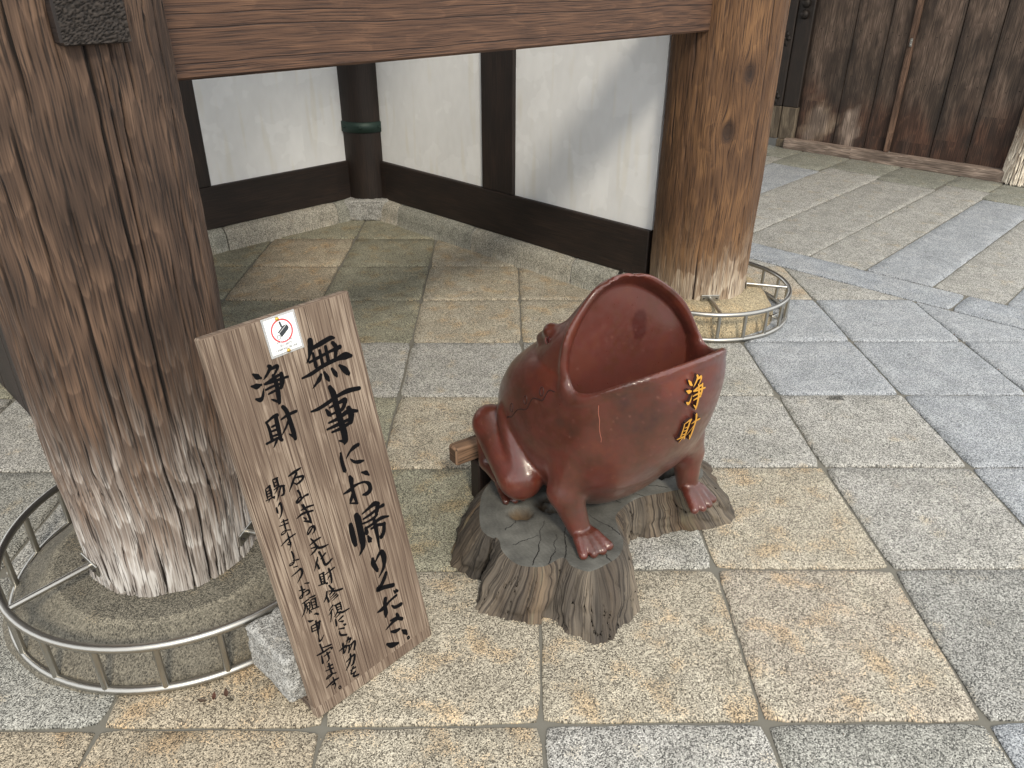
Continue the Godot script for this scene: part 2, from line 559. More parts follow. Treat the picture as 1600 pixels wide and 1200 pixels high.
func make_materials() -> void:
	mat("pillar", "pillar", 0.35, 0.85)
	mat("pillar_b", "pillar_b", 0.3, 0.8)
	mat("beam", "beam", 0.25, 0.75)
	mat("board", "board", 0.14, 0.85, Color(0.94, 0.93, 0.915))
	mat("dark", "dark", 0.12, 0.6)
	mat("plank", "plank", 0.22, 0.8)
	mat("stump", "stump", 0.5, 0.85)
	mat("granite", "granite", 0.35, 0.8)
	mat("warm", "warm", 0.35, 0.8)
	mat("blue", "blue", 0.28, 0.75)
	mat("plaster", "plaster", 0.08, 0.9)
	mat("sawn", "sawn", 0.12, 0.8)
	for k in ["granite", "warm"]:
		var m := mat(k + "_block", k, 0.4, 0.85)
		m.uv1_triplanar = true
	mat("plinth", "plaster", 0.35, 0.85, c8(150, 145, 135)).uv1_triplanar = true
	M.plinth.uv1_scale = Vector3(1.7, 1.7, 1.7)
	mat("mortar", "", 0, 0.95, c8(112, 110, 102))
	var steel := mat("steel", "", 0, 0.33, c8(176, 174, 168))
	steel.metallic = 1.0
	var iron := mat("iron", "", 0, 0.6, c8(46, 42, 40))
	iron.metallic = 0.6
	var bronze := mat("bronze", "", 0, 0.5, c8(36, 56, 51))
	bronze.metallic = 0.35
	var brass := mat("brass", "", 0, 0.35, c8(206, 170, 84))
	brass.metallic = 0.9
	mat("ink", "", 0, 0.9, c8(15, 15, 17))
	M.ink.metallic_specular = 0.2
	mat("card", "", 0, 0.5, c8(240, 243, 244))
	mat("red_print", "", 0, 0.5, c8(222, 72, 78))
	mat("dark_print", "", 0, 0.5, c8(44, 50, 54))
	mat("gold", "", 0, 0.42, c8(214, 158, 62))
	M.gold.metallic = 0.25
	var film := StandardMaterial3D.new()
	film.resource_name = "film"
	film.transparency = BaseMaterial3D.TRANSPARENCY_ALPHA
	film.albedo_color = Color(0.9, 0.92, 0.93, 0.25)
	film.roughness = 0.2
	M.film = film
	var lacquer := mat("lacquer", "", 0, 0.34)
	lacquer.clearcoat_enabled = true
	lacquer.clearcoat = 0.6
	lacquer.clearcoat_roughness = 0.2
	var nt := NoiseTexture2D.new()
	nt.width = 512
	nt.height = 512
	nt.seamless = true
	nt.noise = noise(211, 0.02, FastNoiseLite.TYPE_SIMPLEX_SMOOTH, 5)
	var ramp := Gradient.new()
	ramp.set_color(0, Color(0.30, 0.30, 0.30))
	ramp.set_color(1, Color(0.62, 0.62, 0.62))
	nt.color_ramp = ramp
	lacquer.roughness_texture = nt
	lacquer.roughness = 0.85
	lacquer.uv1_triplanar = true
	lacquer.uv1_scale = Vector3(3, 3, 3)
	mat("carved", "", 0, 0.6, c8(48, 24, 22))
	mat("leaf", "", 0, 0.8)


# ---------------------------------------------------------------- the frog: a distance field in its own axes (x forward, y up from the stump, z to its right-hand side)
var FY := PackedFloat32Array([0.000, 0.02, 0.05, 0.10, 0.156, 0.20, 0.294, 0.386, 0.457, 0.50, 0.54, 0.57, 0.60, 0.63, 0.66, 0.69, 0.705, 0.716, 0.723, 0.727])
var FFR := PackedFloat32Array([0.02, 0.070, 0.125, 0.175, 0.214, 0.248, 0.294, 0.319, 0.327, 0.324, 0.315, 0.304, 0.29, 0.28, 0.27, 0.25, 0.22, 0.19, 0.17, 0.15])
var FBK := PackedFloat32Array([-0.06, -0.14, -0.20, -0.258, -0.290, -0.306, -0.303, -0.255, -0.180, -0.125, -0.072, -0.036, 0.000, 0.028, 0.050, 0.068, 0.078, 0.086, 0.094, 0.102])
var FWD := PackedFloat32Array([0.04, 0.10, 0.150, 0.194, 0.222, 0.238, 0.252, 0.250, 0.242, 0.233, 0.223, 0.213, 0.200, 0.182, 0.157, 0.124, 0.102, 0.080, 0.058, 0.02])
const BODY := Vector3(0.0, -0.008, 0.005)      # the trunk sits a little to the right of the feet
var tabA := PackedFloat32Array()
var tabC := PackedFloat32Array()
var tabW := PackedFloat32Array()
var limbs: Array = []      # [centre, radius, PackedFloat32Array of capsules ax ay az ra bx by bz rb k]


func table(xs: PackedFloat32Array, ys: PackedFloat32Array, x: float) -> float:
	var n := xs.size()
	if x <= xs[0]:
		return ys[0]
	if x >= xs[n - 1]:
		return ys[n - 1]
	var i := 0
	while x > xs[i + 1]:
		i += 1
	var t := (x - xs[i]) / (xs[i + 1] - xs[i])
	var m0 := (ys[i + 1] - ys[maxi(i - 1, 0)]) / (xs[i + 1] - xs[maxi(i - 1, 0)]) * (xs[i + 1] - xs[i])
	var m1 := (ys[mini(i + 2, n - 1)] - ys[i]) / (xs[mini(i + 2, n - 1)] - xs[i]) * (xs[i + 1] - xs[i])
	var t2 := t * t
	var t3 := t2 * t
	return (2 * t3 - 3 * t2 + 1) * ys[i] + (t3 - 2 * t2 + t) * m0 + (-2 * t3 + 3 * t2) * ys[i + 1] + (t3 - t2) * m1


func limb(caps: Array) -> void:
	var flat := PackedFloat32Array()
	var lo := Vector3.ONE * 9.0
	var hi := Vector3.ONE * -9.0
	for c: Array in caps:
		for e in [[c[0], c[1]], [c[2], c[3]]]:
			lo = lo.min(e[0] - Vector3.ONE * e[1])
			hi = hi.max(e[0] + Vector3.ONE * e[1])
		flat.append_array(PackedFloat32Array([c[0].x, c[0].y, c[0].z, c[1], c[2].x, c[2].y, c[2].z, c[3], c[4]]))
	limbs.append([(lo + hi) * 0.5, (hi - lo).length() * 0.5, flat])


func foot(wrist: Vector3, dir: Vector3, spread: float, n: int, length: float, r: float, side: float) -> Array:
	var out := []
	var across := Vector3(-dir.z, 0, dir.x)
	for i in n:
		var t := (i - (n - 1) * 0.5) / ((n - 1) * 0.5)
		var ln := length * (1.0 - 0.10 * t * t - 0.06 * t * side)
		var knuckle := wrist + dir * ln * 0.45 + across * t * spread * 0.62 + Vector3(0, -0.004, 0)
		var tip := wrist + dir * ln + across * t * spread
		tip.y = r * 0.92
		knuckle.y = lerpf(wrist.y, r, 0.45) + 0.004
		out.append([wrist + across * t * spread * 0.30, r * 1.15, knuckle, r * 1.12, 0.004])
		out.append([knuckle, r * 1.12, tip, r * 0.95, 0.003])
	return out


func frog_setup() -> void:
	for i in 150:
		var y := i * 0.005
		var a := table(FY, FFR, y)
		var b := table(FY, FBK, y)
		tabA.append((a - b) * 0.5)
		tabC.append((a + b) * 0.5)
		tabW.append(table(FY, FWD, y))
	for s in [1.0, -1.0]:
		# front leg
		var sh := Vector3(0.105, 0.235, 0.175 * s)
		var el := Vector3(0.112, 0.140, 0.212 * s)
		var wr := Vector3(0.158, 0.038, 0.196 * s)
		var d := Vector3(0.97, 0, 0.0 * s).normalized()
		if s < 0.0:
			sh = Vector3(0.17, 0.22, -0.155)
			el = Vector3(0.165, 0.15, -0.192)
			wr = Vector3(0.182, 0.045, -0.192)
			d = Vector3(0.97, 0, 0.05).normalized()
		var caps := [[sh, 0.064, el, 0.049, 0.03], [el, 0.047, wr, 0.031, 0.012]]
		caps.append_array(foot(wr, d, 0.040, 4, 0.082, 0.0138, s))
		limb(caps)
		# hind leg: thigh, shank folded back beside it, long foot
		var knee := Vector3(-0.035, 0.118, 0.236 * s)
		var hock := Vector3(-0.222, 0.190, 0.228 * s)
		var heel := Vector3(-0.245, 0.040, 0.225 * s)
		limb([[Vector3(-0.150, 0.262, 0.215 * s), 0.036, knee, 0.054, 0.010]])
		limb([[hock, 0.058, Vector3(-0.054, 0.102, 0.242 * s), 0.066, 0.007]])
		var fcaps := [[Vector3(-0.262, 0.115, 0.222 * s), 0.030, heel, 0.028, 0.010], [heel, 0.028, Vector3(-0.15, 0.022, 0.236 * s), 0.020, 0.010]]
		fcaps.append_array(foot(Vector3(-0.155, 0.022, 0.236 * s), Vector3(0.985, 0, -0.02 * s).normalized(), 0.038, 4, 0.086, 0.0115, s))
		limb(fcaps)
	# brows behind the eyes
	for s in [1.0, -1.0]:
		limb([[Vector3(-0.050, 0.520, 0.178 * s), 0.017, Vector3(0.004, 0.566, 0.192 * s), 0.016, 0.014], [Vector3(0.004, 0.566, 0.192 * s), 0.016, Vector3(0.075, 0.604, 0.186 * s), 0.008, 0.02]].map(func(c): return [c[0] + Vector3(0, 0, 0.022 if s < 0.0 else 0.0), c[1], c[2] + Vector3(-0.02, -0.02, 0.03) * (1.0 if s < 0.0 else 0.0), c[3], c[4]]))


func smin(a: float, b: float, k: float) -> float:
	var h := maxf(k - absf(a - b), 0.0) / k
	return minf(a, b) - h * h * k * 0.25


func blob(f: float, y: float, r: float) -> float:
	var t := clampf(y * 200.0, 0.0, 146.0)
	var i := int(t)
	var u := t - i
	var a := tabA[i] + (tabA[i + 1] - tabA[i]) * u
	var c := tabC[i] + (tabC[i + 1] - tabC[i]) * u
	var w := tabW[i] + (tabW[i + 1] - tabW[i]) * u
	var x := (f - c) / a
	var z := r / w
	var x2 := x * x
	var z2 := z * z
	var rho := sqrt(sqrt(x2 * x2 + z2 * z2 + 1.05 * x2 * z2))
	var d := (rho - 1.0) * minf(a, w)
	if y < 0.0:
		d = maxf(d, -y)
	elif y > 0.727:
		d = maxf(d, y - 0.727)
	return d


func frog(p: Vector3) -> float:
	var at := p
	p -= BODY
	if p.y > 0.5:
		p.z -= 0.28 * (p.y - 0.5)
	var b := blob(p.x, p.y, p.z)
	var d := b
	if p.y > 0.1 and b < 0.06:
		# the open mouth: above the lower lip and in front of the upper jaw, with a rounded corner
		var up := 0.114 + 0.02 * (p.y - 0.6) - p.x
		var fx := maxf(0.0, p.x - 0.22)
		var low := (0.404 + 0.74 * (p.x - 0.10) - 0.8 * fx * fx - p.y) * 0.804
		var wedge := -smin(-up, -low, 0.11)
		d = -smin(-b, wedge, 0.010)          # cut the wedge away
		var bead := sqrt(wedge * wedge + (b + 0.004) * (b + 0.004)) - 0.0095
		d = smin(d, bead, 0.012)
		var cave := maxf(maxf(b + 0.020, 0.090 - p.x), 0.17 - p.y)
		d = -smin(-d, cave, 0.006)
	p = at
	for l: Array in limbs:
		var far: float = p.distance_to(l[0]) - l[1]
		if far > 0.05:
			continue
		var m: PackedFloat32Array = l[2]
		var ld := 1e9
		var j := 0
		while j < m.size():
			var ax := p.x - m[j]
			var ay := p.y - m[j + 1]
			var az := p.z - m[j + 2]
			var bx := m[j + 4] - m[j]
			var by := m[j + 5] - m[j + 1]
			var bz := m[j + 6] - m[j + 2]
			var t := clampf((ax * bx + ay * by + az * bz) / (bx * bx + by * by + bz * bz), 0.0, 1.0)
			ax -= bx * t
			ay -= by * t
			az -= bz * t
			var cd := sqrt(ax * ax + ay * ay + az * az) - m[j + 3] - (m[j + 7] - m[j + 3]) * t
			ld = cd if j == 0 else smin(ld, cd, m[j + 8])
			j += 9
		d = smin(d, ld, m[8])
	return d


# surface nets over the blocks that the surface can cross
func net(field: Callable, lo: Vector3, hi: Vector3, cell: float) -> Array:
	var B := 8
	var nb := Vector3i(((hi - lo) / (cell * B)).ceil())
	var corners := {}
	var half := cell * B * 0.5
	for bz in nb.z:
		for by in nb.y:
			for bx in nb.x:
				var o := lo + Vector3(bx, by, bz) * cell * B
				if absf(field.call(o + Vector3.ONE * half)) * 0.55 > half * 1.75:
					continue
				var vals := PackedFloat32Array()
				vals.resize(729)
				var i := 0
				for z in 9:
					for y in 9:
						for x in 9:
							vals[i] = field.call(o + Vector3(x, y, z) * cell)
							i += 1
				corners[Vector3i(bx, by, bz)] = vals
	var pos := PackedVector3Array()
	var ids := {}
	var offs := [0, 1, 9, 10, 81, 82, 90, 91]
	var edges := [[0, 1], [2, 3], [4, 5], [6, 7], [0, 2], [1, 3], [4, 6], [5, 7], [0, 4], [1, 5], [2, 6], [3, 7]]
	for b: Vector3i in corners:
		var vals: PackedFloat32Array = corners[b]
		for z in B:
			for y in B:
				for x in B:
					var at := x + 9 * y + 81 * z
					var inside := 0
					for c in 8:
						if vals[at + offs[c]] < 0.0:
							inside += 1
					if inside == 0 or inside == 8:
						continue
					var sum := Vector3.ZERO
					var n := 0
					for e in edges:
						var va := vals[at + offs[e[0]]]
						var vb := vals[at + offs[e[1]]]
						if (va < 0.0) != (vb < 0.0):
							var t := va / (va - vb)
							var pa := Vector3(e[0] & 1, (e[0] >> 1) & 1, e[0] >> 2)
							var pb := Vector3(e[1] & 1, (e[1] >> 1) & 1, e[1] >> 2)
							sum += pa.lerp(pb, t)
							n += 1
					ids[b * B + Vector3i(x, y, z)] = pos.size()
					pos.append(lo + (Vector3(b * B + Vector3i(x, y, z)) + sum / n) * cell)
	var idx := PackedInt32Array()
	var steps := [Vector3i(1, 0, 0), Vector3i(0, 1, 0), Vector3i(0, 0, 1)]
	var strides := [1, 9, 81]
	for b: Vector3i in corners:
		var vals: PackedFloat32Array = corners[b]
		for z in B:
			for y in B:
				for x in B:
					var at := x + 9 * y + 81 * z
					var here := b * B + Vector3i(x, y, z)
					var v0 := vals[at]
					for a in 3:
						var v1 := vals[at + strides[a]]
						if (v0 < 0.0) == (v1 < 0.0):
							continue
						var s1: Vector3i = steps[(a + 1) % 3]
						var s2: Vector3i = steps[(a + 2) % 3]
						var q0: int = ids.get(here, -1)
						var q1: int = ids.get(here - s1, -1)
						var q2: int = ids.get(here - s1 - s2, -1)
						var q3: int = ids.get(here - s2, -1)
						if q0 < 0 or q1 < 0 or q2 < 0 or q3 < 0:
							continue
						if v0 < 0.0:
							idx.append_array(PackedInt32Array([q0, q3, q2, q0, q2, q1]))
						else:
							idx.append_array(PackedInt32Array([q0, q1, q2, q0, q2, q3]))
	return [pos, idx]


func frog_net() -> Array:
	return net(frog, Vector3(-0.33, -0.012, -0.34), Vector3(0.42, 0.76, 0.34), 0.0058)


func net_mesh(got: Array, paint: Callable) -> ArrayMesh:
	var pos: PackedVector3Array = got[0]
	var idx: PackedInt32Array = got[1]
	var nor := PackedVector3Array()
	nor.resize(pos.size())
	for i in range(0, idx.size(), 3):
		var a := pos[idx[i]]
		var n := (pos[idx[i + 2]] - a).cross(pos[idx[i + 1]] - a)
		for k in 3:
			nor[idx[i + k]] += n
	var col := PackedColorArray()
	for i in pos.size():
		nor[i] = nor[i].normalized()
		col.append(paint.call(pos[i], nor[i]))
	var arr := []
	arr.resize(Mesh.ARRAY_MAX)
	arr[Mesh.ARRAY_VERTEX] = pos
	arr[Mesh.ARRAY_NORMAL] = nor
	arr[Mesh.ARRAY_COLOR] = col
	arr[Mesh.ARRAY_INDEX] = idx
	var m := ArrayMesh.new()
	m.add_surface_from_arrays(Mesh.PRIMITIVE_TRIANGLES, arr)
	return m


# where a ray towards the frog's own axis meets its skin
func skin(y: float, r: float, front := true) -> Vector3:
	var t := clampf(y * 200.0, 0.0, 146.0)
	var i := int(t)
	var u := t - i
	var a := lerpf(tabA[i], tabA[i + 1], u)
	var c := lerpf(tabC[i], tabC[i + 1], u)
	var w := lerpf(tabW[i], tabW[i + 1], u)
	return Vector3(c + a * rounder(r / w) * (1.0 if front else -1.0), y, r) + BODY


func flank(f: float, y: float) -> Vector3:
	var t := clampf(y * 200.0, 0.0, 146.0)
	var i := int(t)
	var u := t - i
	var a := lerpf(tabA[i], tabA[i + 1], u)
	var c := lerpf(tabC[i], tabC[i + 1], u)
	var w := lerpf(tabW[i], tabW[i + 1], u)
	return Vector3(f, y, w * rounder((f - c) / a)) + BODY


# brush strokes "x,y,width x,y,width / ..." (mm) -> outlines as arrays of [left, right] points
func strokes(text: String) -> Array:
	var out := []
	for s in text.split("/"):
		var pts := []
		for t in s.strip_edges().split(" ", false):
			var n := t.split_floats(",")
			pts.append(Vector3(n[0], n[1], n[2]))
		if pts.size() < 2:
			continue
		var fine := []
		for i in pts.size() - 1:
			var p0: Vector3 = pts[maxi(i - 1, 0)]
			var p1: Vector3 = pts[i]
			var p2: Vector3 = pts[i + 1]
			var p3: Vector3 = pts[mini(i + 2, pts.size() - 1)]
			for k in 6:
				var q := p1.cubic_interpolate(p2, p0, p3, k / 6.0)
				q.z = lerpf(p1.z, p2.z, smoothstep(0.0, 1.0, k / 6.0))
				fine.append(q)
		fine.append(pts[pts.size() - 1])
		out.append(fine)
	return out


# a flat ribbon per stroke with rounded ends; place(x, y, lift) -> point
func ribbon(st: SurfaceTool, fine: Array, place: Callable, lift: float, out: Vector3, thin := 1.0) -> void:
	var L := []
	var R := []
	var n := fine.size()
	for i in n:
		var a: Vector3 = fine[maxi(i - 1, 0)]
		var b: Vector3 = fine[mini(i + 1, n - 1)]
		var d := Vector2(b.x - a.x, b.y - a.y).normalized()
		var s := Vector2(-d.y, d.x) * maxf(fine[i].z * thin, 0.5) * 0.5
		L.append(Vector2(fine[i].x, fine[i].y) + s)
		R.append(Vector2(fine[i].x, fine[i].y) - s)
	for i in n - 1:
		quad(st, place.call(L[i].x, L[i].y, lift), place.call(R[i].x, R[i].y, lift), place.call(R[i + 1].x, R[i + 1].y, lift), place.call(L[i + 1].x, L[i + 1].y, lift), out)
	for e in [0, n - 1]:
		var c := Vector2(fine[e].x, fine[e].y)
		var dir: Vector2 = (L[e] - c)
		var sgn := 1.0 if e == 0 else -1.0
		for k in 6:
			var p: Vector2 = c + dir.rotated(sgn * PI * k / 6.0)
			var q: Vector2 = c + dir.rotated(sgn * PI * (k + 1) / 6.0)
			tri(st, place.call(c.x, c.y, lift), place.call(p.x, p.y, lift), place.call(q.x, q.y, lift), out)


func wall_of(st: SurfaceTool, fine: Array, place: Callable, lo: float, hi: float, thin: float) -> void:
	var n := fine.size()
	var loop := PackedVector2Array()
	for side in [1.0, -1.0]:
		for ii in n:
			var i: int = ii if side > 0.0 else n - 1 - ii
			var a: Vector3 = fine[maxi(i - 1, 0)]
			var b: Vector3 = fine[mini(i + 1, n - 1)]
			var d := Vector2(b.x - a.x, b.y - a.y).normalized()
			loop.append(Vector2(fine[i].x, fine[i].y) + Vector2(-d.y, d.x) * maxf(fine[i].z * thin, 0.5) * 0.5 * side)
	for i in loop.size():
		var p := loop[i]
		var q := loop[(i + 1) % loop.size()]
		var e := q - p
		var a: Vector3 = place.call(p.x, p.y, lo)
		var b: Vector3 = place.call(q.x, q.y, lo)
		var c: Vector3 = place.call(q.x, q.y, hi)
		var d2: Vector3 = place.call(p.x, p.y, hi)
		var away := Vector2(-e.y, e.x)      # the loop runs clockwise round the stroke
		var tip: Vector3 = place.call(p.x + away.x, p.y + away.y, lo)
		quad(st, a, b, c, d2, tip - a)


func rounder(z: float) -> float:      # x with x^4 + z^4 + 1.05 x^2 z^2 = 1
	var z2 := z * z
	var b := 1.05 * z2
	return sqrt(maxf(0.0, (-b + sqrt(maxf(0.0, b * b + 4.0 * (1.0 - z2 * z2)))) * 0.5))


# ---------------------------------------------------------------- setting
# a paving slab from its outline (x, z): worn edges, a gently uneven top, vertex tints
func slab(poly: PackedVector2Array, tint: Color, fine: bool) -> ArrayMesh:
	var edge := PackedVector2Array()
	var c := Vector2.ZERO
	for p in poly:
		c += p / poly.size()
	var shrunk: Array = Geometry2D.offset_polygon(poly, -0.0038, Geometry2D.JOIN_MITER)
	if shrunk.is_empty():
		return null
	var base: PackedVector2Array = shrunk[0]
	for i in base.size():
		var a := base[i]
		var b := base[(i + 1) % base.size()]
		var n := maxi(1, int(a.distance_to(b) / (0.045 if fine else 0.12)))
		for k in n:
			var q := a.lerp(b, float(k) / n)
			var j := 0.0022 if fine else 0.002
			edge.append(q + Vector2(rng.randf_range(-j, j), rng.randf_range(-j, j)) + (c - q).normalized() * (rng.randf_range(0.003, 0.010) if k == 0 else 0.0))
	var ins: Array = Geometry2D.offset_polygon(edge, -0.0055, Geometry2D.JOIN_ROUND)
	if ins.is_empty():
		return null
	var top: PackedVector2Array = ins[0]
	var lift := rng.randf_range(-0.0015, 0.002)
	var slope := Vector2(rng.randf_range(-0.004, 0.004), rng.randf_range(-0.004, 0.004))
	var turn := rng.randi() % 4
	var off := Vector2(rng.randf_range(0.27, 0.73), rng.randf_range(0.27, 0.73))
	var nz := noise(rng.randi() % 9999, 5.0, FastNoiseLite.TYPE_SIMPLEX_SMOOTH, 2)
	var pts := top.duplicate()
	var step := 0.07 if fine else 0.16
	var box_ := Rect2(top[0], Vector2.ZERO)
	for p in top:
		box_ = box_.expand(p)
	var gx := box_.position.x + step * 0.5
	while gx < box_.end.x:
		var gz := box_.position.y + step * 0.5
		while gz < box_.end.y:
			var q := Vector2(gx + rng.randf_range(-0.01, 0.01), gz + rng.randf_range(-0.01, 0.01))
			if Geometry2D.is_point_in_polygon(q, top):
				pts.append(q)
			gz += step
		gx += step
	var st := begin()
	var height := func(p: Vector2) -> float:
		return lift + slope.dot(p - c) + nz.get_noise_2dv(p) * 0.0016
	var look := func(p: Vector2) -> Vector2:
		var q := (p - c).rotated(turn * PI * 0.5)
		return off + q
	var shade := func(p: Vector2) -> Color:
		var v := 1.0 + nz.get_noise_2d(p.x * 0.9 + 7.0, p.y * 0.9) * 0.20
		return Color(tint.r * v, tint.g * v * (1.0 - 0.02 * (v - 1.0)), tint.b * v)
	var ids := Geometry2D.triangulate_delaunay(pts)
	for i in range(0, ids.size(), 3):
		var a := pts[ids[i]]
		var b := pts[ids[i + 1]]
		var d := pts[ids[i + 2]]
		if not Geometry2D.is_point_in_polygon((a + b + d) / 3.0, top):
			continue
		tri(st, Vector3(a.x, height.call(a), a.y), Vector3(b.x, height.call(b), b.y), Vector3(d.x, height.call(d), d.y), Vector3.UP, look.call(a), look.call(b), look.call(d), shade.call(a), shade.call(b), shade.call(d), 0)
	# the rounded arris and the side, joined ring to ring by nearest points
	var ring := PackedVector2Array()
	for p in top:
		var best := edge[0]
		var bd := 9.0
		for i in edge.size():
			var q := Geometry2D.get_closest_point_to_segment(p, edge[i], edge[(i + 1) % edge.size()])
			if q.distance_to(p) < bd:
				bd = q.distance_to(p)
				best = q
		ring.append(best)
	for i in top.size():
		var k := (i + 1) % top.size()
		var a := Vector3(top[i].x, height.call(top[i]), top[i].y)
		var b := Vector3(top[k].x, height.call(top[k]), top[k].y)
		var e := Vector3(ring[k].x, -0.0045, ring[k].y)
		var d := Vector3(ring[i].x, -0.0045, ring[i].y)
		var mid := (ring[i] + ring[k]) * 0.5 - c
		var out := Vector3(mid.x, 0, mid.y).normalized()
		quad(st, a, b, e, d, out + Vector3.UP, look.call(top[i]), look.call(top[k]), look.call(ring[k]), look.call(ring[i]), tint * 0.93, 0)
		quad(st, d, e, e + Vector3(0, -0.02, 0), d + Vector3(0, -0.02, 0), out, look.call(ring[i]), look.call(ring[k]), look.call(ring[k]), look.call(ring[i]), tint * 0.93, -1)
	return done(st)


var cam: Camera3D


func in_sight(poly: PackedVector2Array, margin := 0.35) -> bool:
	var inv := cam.transform.affine_inverse()
	var tv := tan(deg_to_rad(cam.fov * 0.5))
	for p in poly:
		var q := inv * Vector3(p.x, 0, p.y)
		if q.z > -0.2:
			continue
		if absf(q.x / -q.z) < tv * 4.0 / 3.0 * (1.0 + margin) and absf(q.y / -q.z) < tv * (1.0 + margin):
			return true
	return false


func half_plane(du: float, far: float) -> PackedVector2Array:      # everything with u < du
	var a := uv(du, -20.0)
	var b := uv(du, 20.0)
	var c := uv(du - far, 20.0)
	var d := uv(du - far, -20.0)
	return PackedVector2Array([Vector2(a.x, a.z), Vector2(b.x, b.z), Vector2(c.x, c.z), Vector2(d.x, d.z)])


func paving() -> void:
	var ground := PlaneMesh.new()
	ground.size = Vector2(120, 120)
	var g := structure(put("ground", ground, mat("earth", "", 0, 0.95, c8(150, 142, 128))))
	g.position.y = -0.06
	var root := Node3D.new()
	root.name = "pavement"
	add_child(root)
	structure(root)
	var bed := PlaneMesh.new()
	bed.size = Vector2(16, 16)
	var m := put("mortar_bed", bed, M.mortar, root)
	m.position = Vector3(0, -0.0075, -5)
	# tones per row (from the visitor inwards) and column, as they lie
	var tones := {
		"gray": ["granite", Color(0.98, 0.98, 0.97)], "pale": ["granite", Color(0.98, 0.975, 0.94)], "dim": ["granite", Color(0.82, 0.83, 0.81)],
		"warm": ["warm", Color(1.0, 0.99, 0.97)], "rust": ["warm", Color(0.92, 0.87, 0.81)], "sand": ["warm", Color(1.08, 1.05, 1.0)], "moss": ["warm", Color(0.66, 0.70, 0.66)], "pink": ["warm", Color(0.97, 0.95, 0.96)],
		"blue": ["blue", Color(0.98, 0.99, 1.0)], "slate": ["granite", Color(0.80, 0.81, 0.81)],
	}
	var rows := {
		-2: "rust rust warm gray gray gray blue", -1: "rust rust rust warm gray dim blue blue", 0: "warm dim rust warm warm pink slate blue", 1: "dim gray dim moss pale warm gray blue blue",
		2: "gray moss moss warm gray gray gray blue blue", 3: "moss moss gray gray gray pale blue blue blue", 4: "moss moss moss warm sand pink blue blue blue", 5: "moss rust moss sand warm warm pink gray gray",
		6: "moss rust moss warm sand warm gray gray gray", 7: "moss moss moss moss warm warm gray gray gray", 8: "moss moss moss rust moss moss gray gray gray", 9: "moss moss rust moss moss moss gray gray gray",
	}
	var region := half_plane(4.072, 30.0)
	var corner := func(i: int, k: int) -> Vector2:
		var r := RandomNumberGenerator.new()
		r.seed = (i + 50) * 1000 + k + 50
		return Vector2(0.099 + 0.503 * i + r.randf_range(-0.008, 0.008), -(1.152 + 0.501 * k) + r.randf_range(-0.005, 0.005))
	for k: int in rows:
		var list: PackedStringArray = rows[k].split(" ")
		for i in range(-6, 6):
			var poly := PackedVector2Array([corner.call(i, k), corner.call(i + 1, k), corner.call(i + 1, k + 1), corner.call(i, k + 1)])
			if not in_sight(poly):
				continue
			for piece: PackedVector2Array in Geometry2D.intersect_polygons(poly, region):
				var tone: Array = tones[list[clampi(i + 4, 0, list.size() - 1)]]
				var t: Color = tone[1] * rng.randf_range(0.95, 1.05)
				var s := slab(piece, t, k < 6)
				if s:
					put("slab", s, M[tone[0]], root)
	# the border strip along the passage, the long slabs across it and the row before the doors
	var flat := func(u0: float, u1: float, v0: float, v1: float) -> PackedVector2Array:
		var out := PackedVector2Array()
		for q in [[u0, v0], [u1, v0], [u1, v1], [u0, v1]]:
			var p := uv(q[0], q[1])
			out.append(Vector2(p.x, p.z))
		return out
	var v := -2.2
	while v < 6.0:
		var poly: PackedVector2Array = flat.call(4.078, 4.342, v, v + 1.55)
		if in_sight(poly):
			var s := slab(poly, Color(0.98, 1.0, 1.03) * rng.randf_range(0.96, 1.03), true)
			put("border_slab", s, M.blue, root)
		v += 1.55
	var joints := [-1.4, -0.9, -0.45, -0.02, 0.34, 0.72, 1.07, 1.435, 1.77, 2.23, 2.68, 3.12, 3.6, 4.1, 4.6]
	var kinds := ["blue", "slate", "blue", "gray", "blue", "gray", "blue", "gray", "gray", "gray", "blue", "gray", "dim", "gray"]
	for i in joints.size() - 1:
		var end: float = 6.52 + [0.0, 0.12, -0.05, 0.2][i % 4]
		var poly: PackedVector2Array = flat.call(4.348, end, joints[i], joints[i + 1])
		var tone: Array = tones[kinds[i]]
		if in_sight(poly):
			put("long_slab", slab(poly, tone[1] * rng.randf_range(0.94, 1.04), true), M[tone[0]], root)
		poly = flat.call(end + 0.008, 7.16, joints[i] + 0.02, joints[i + 1] + 0.02)
		if in_sight(poly):
			put("slab", slab(poly, Color(0.66, 0.68, 0.62) * rng.randf_range(0.92, 1.08), false), M.granite, root)


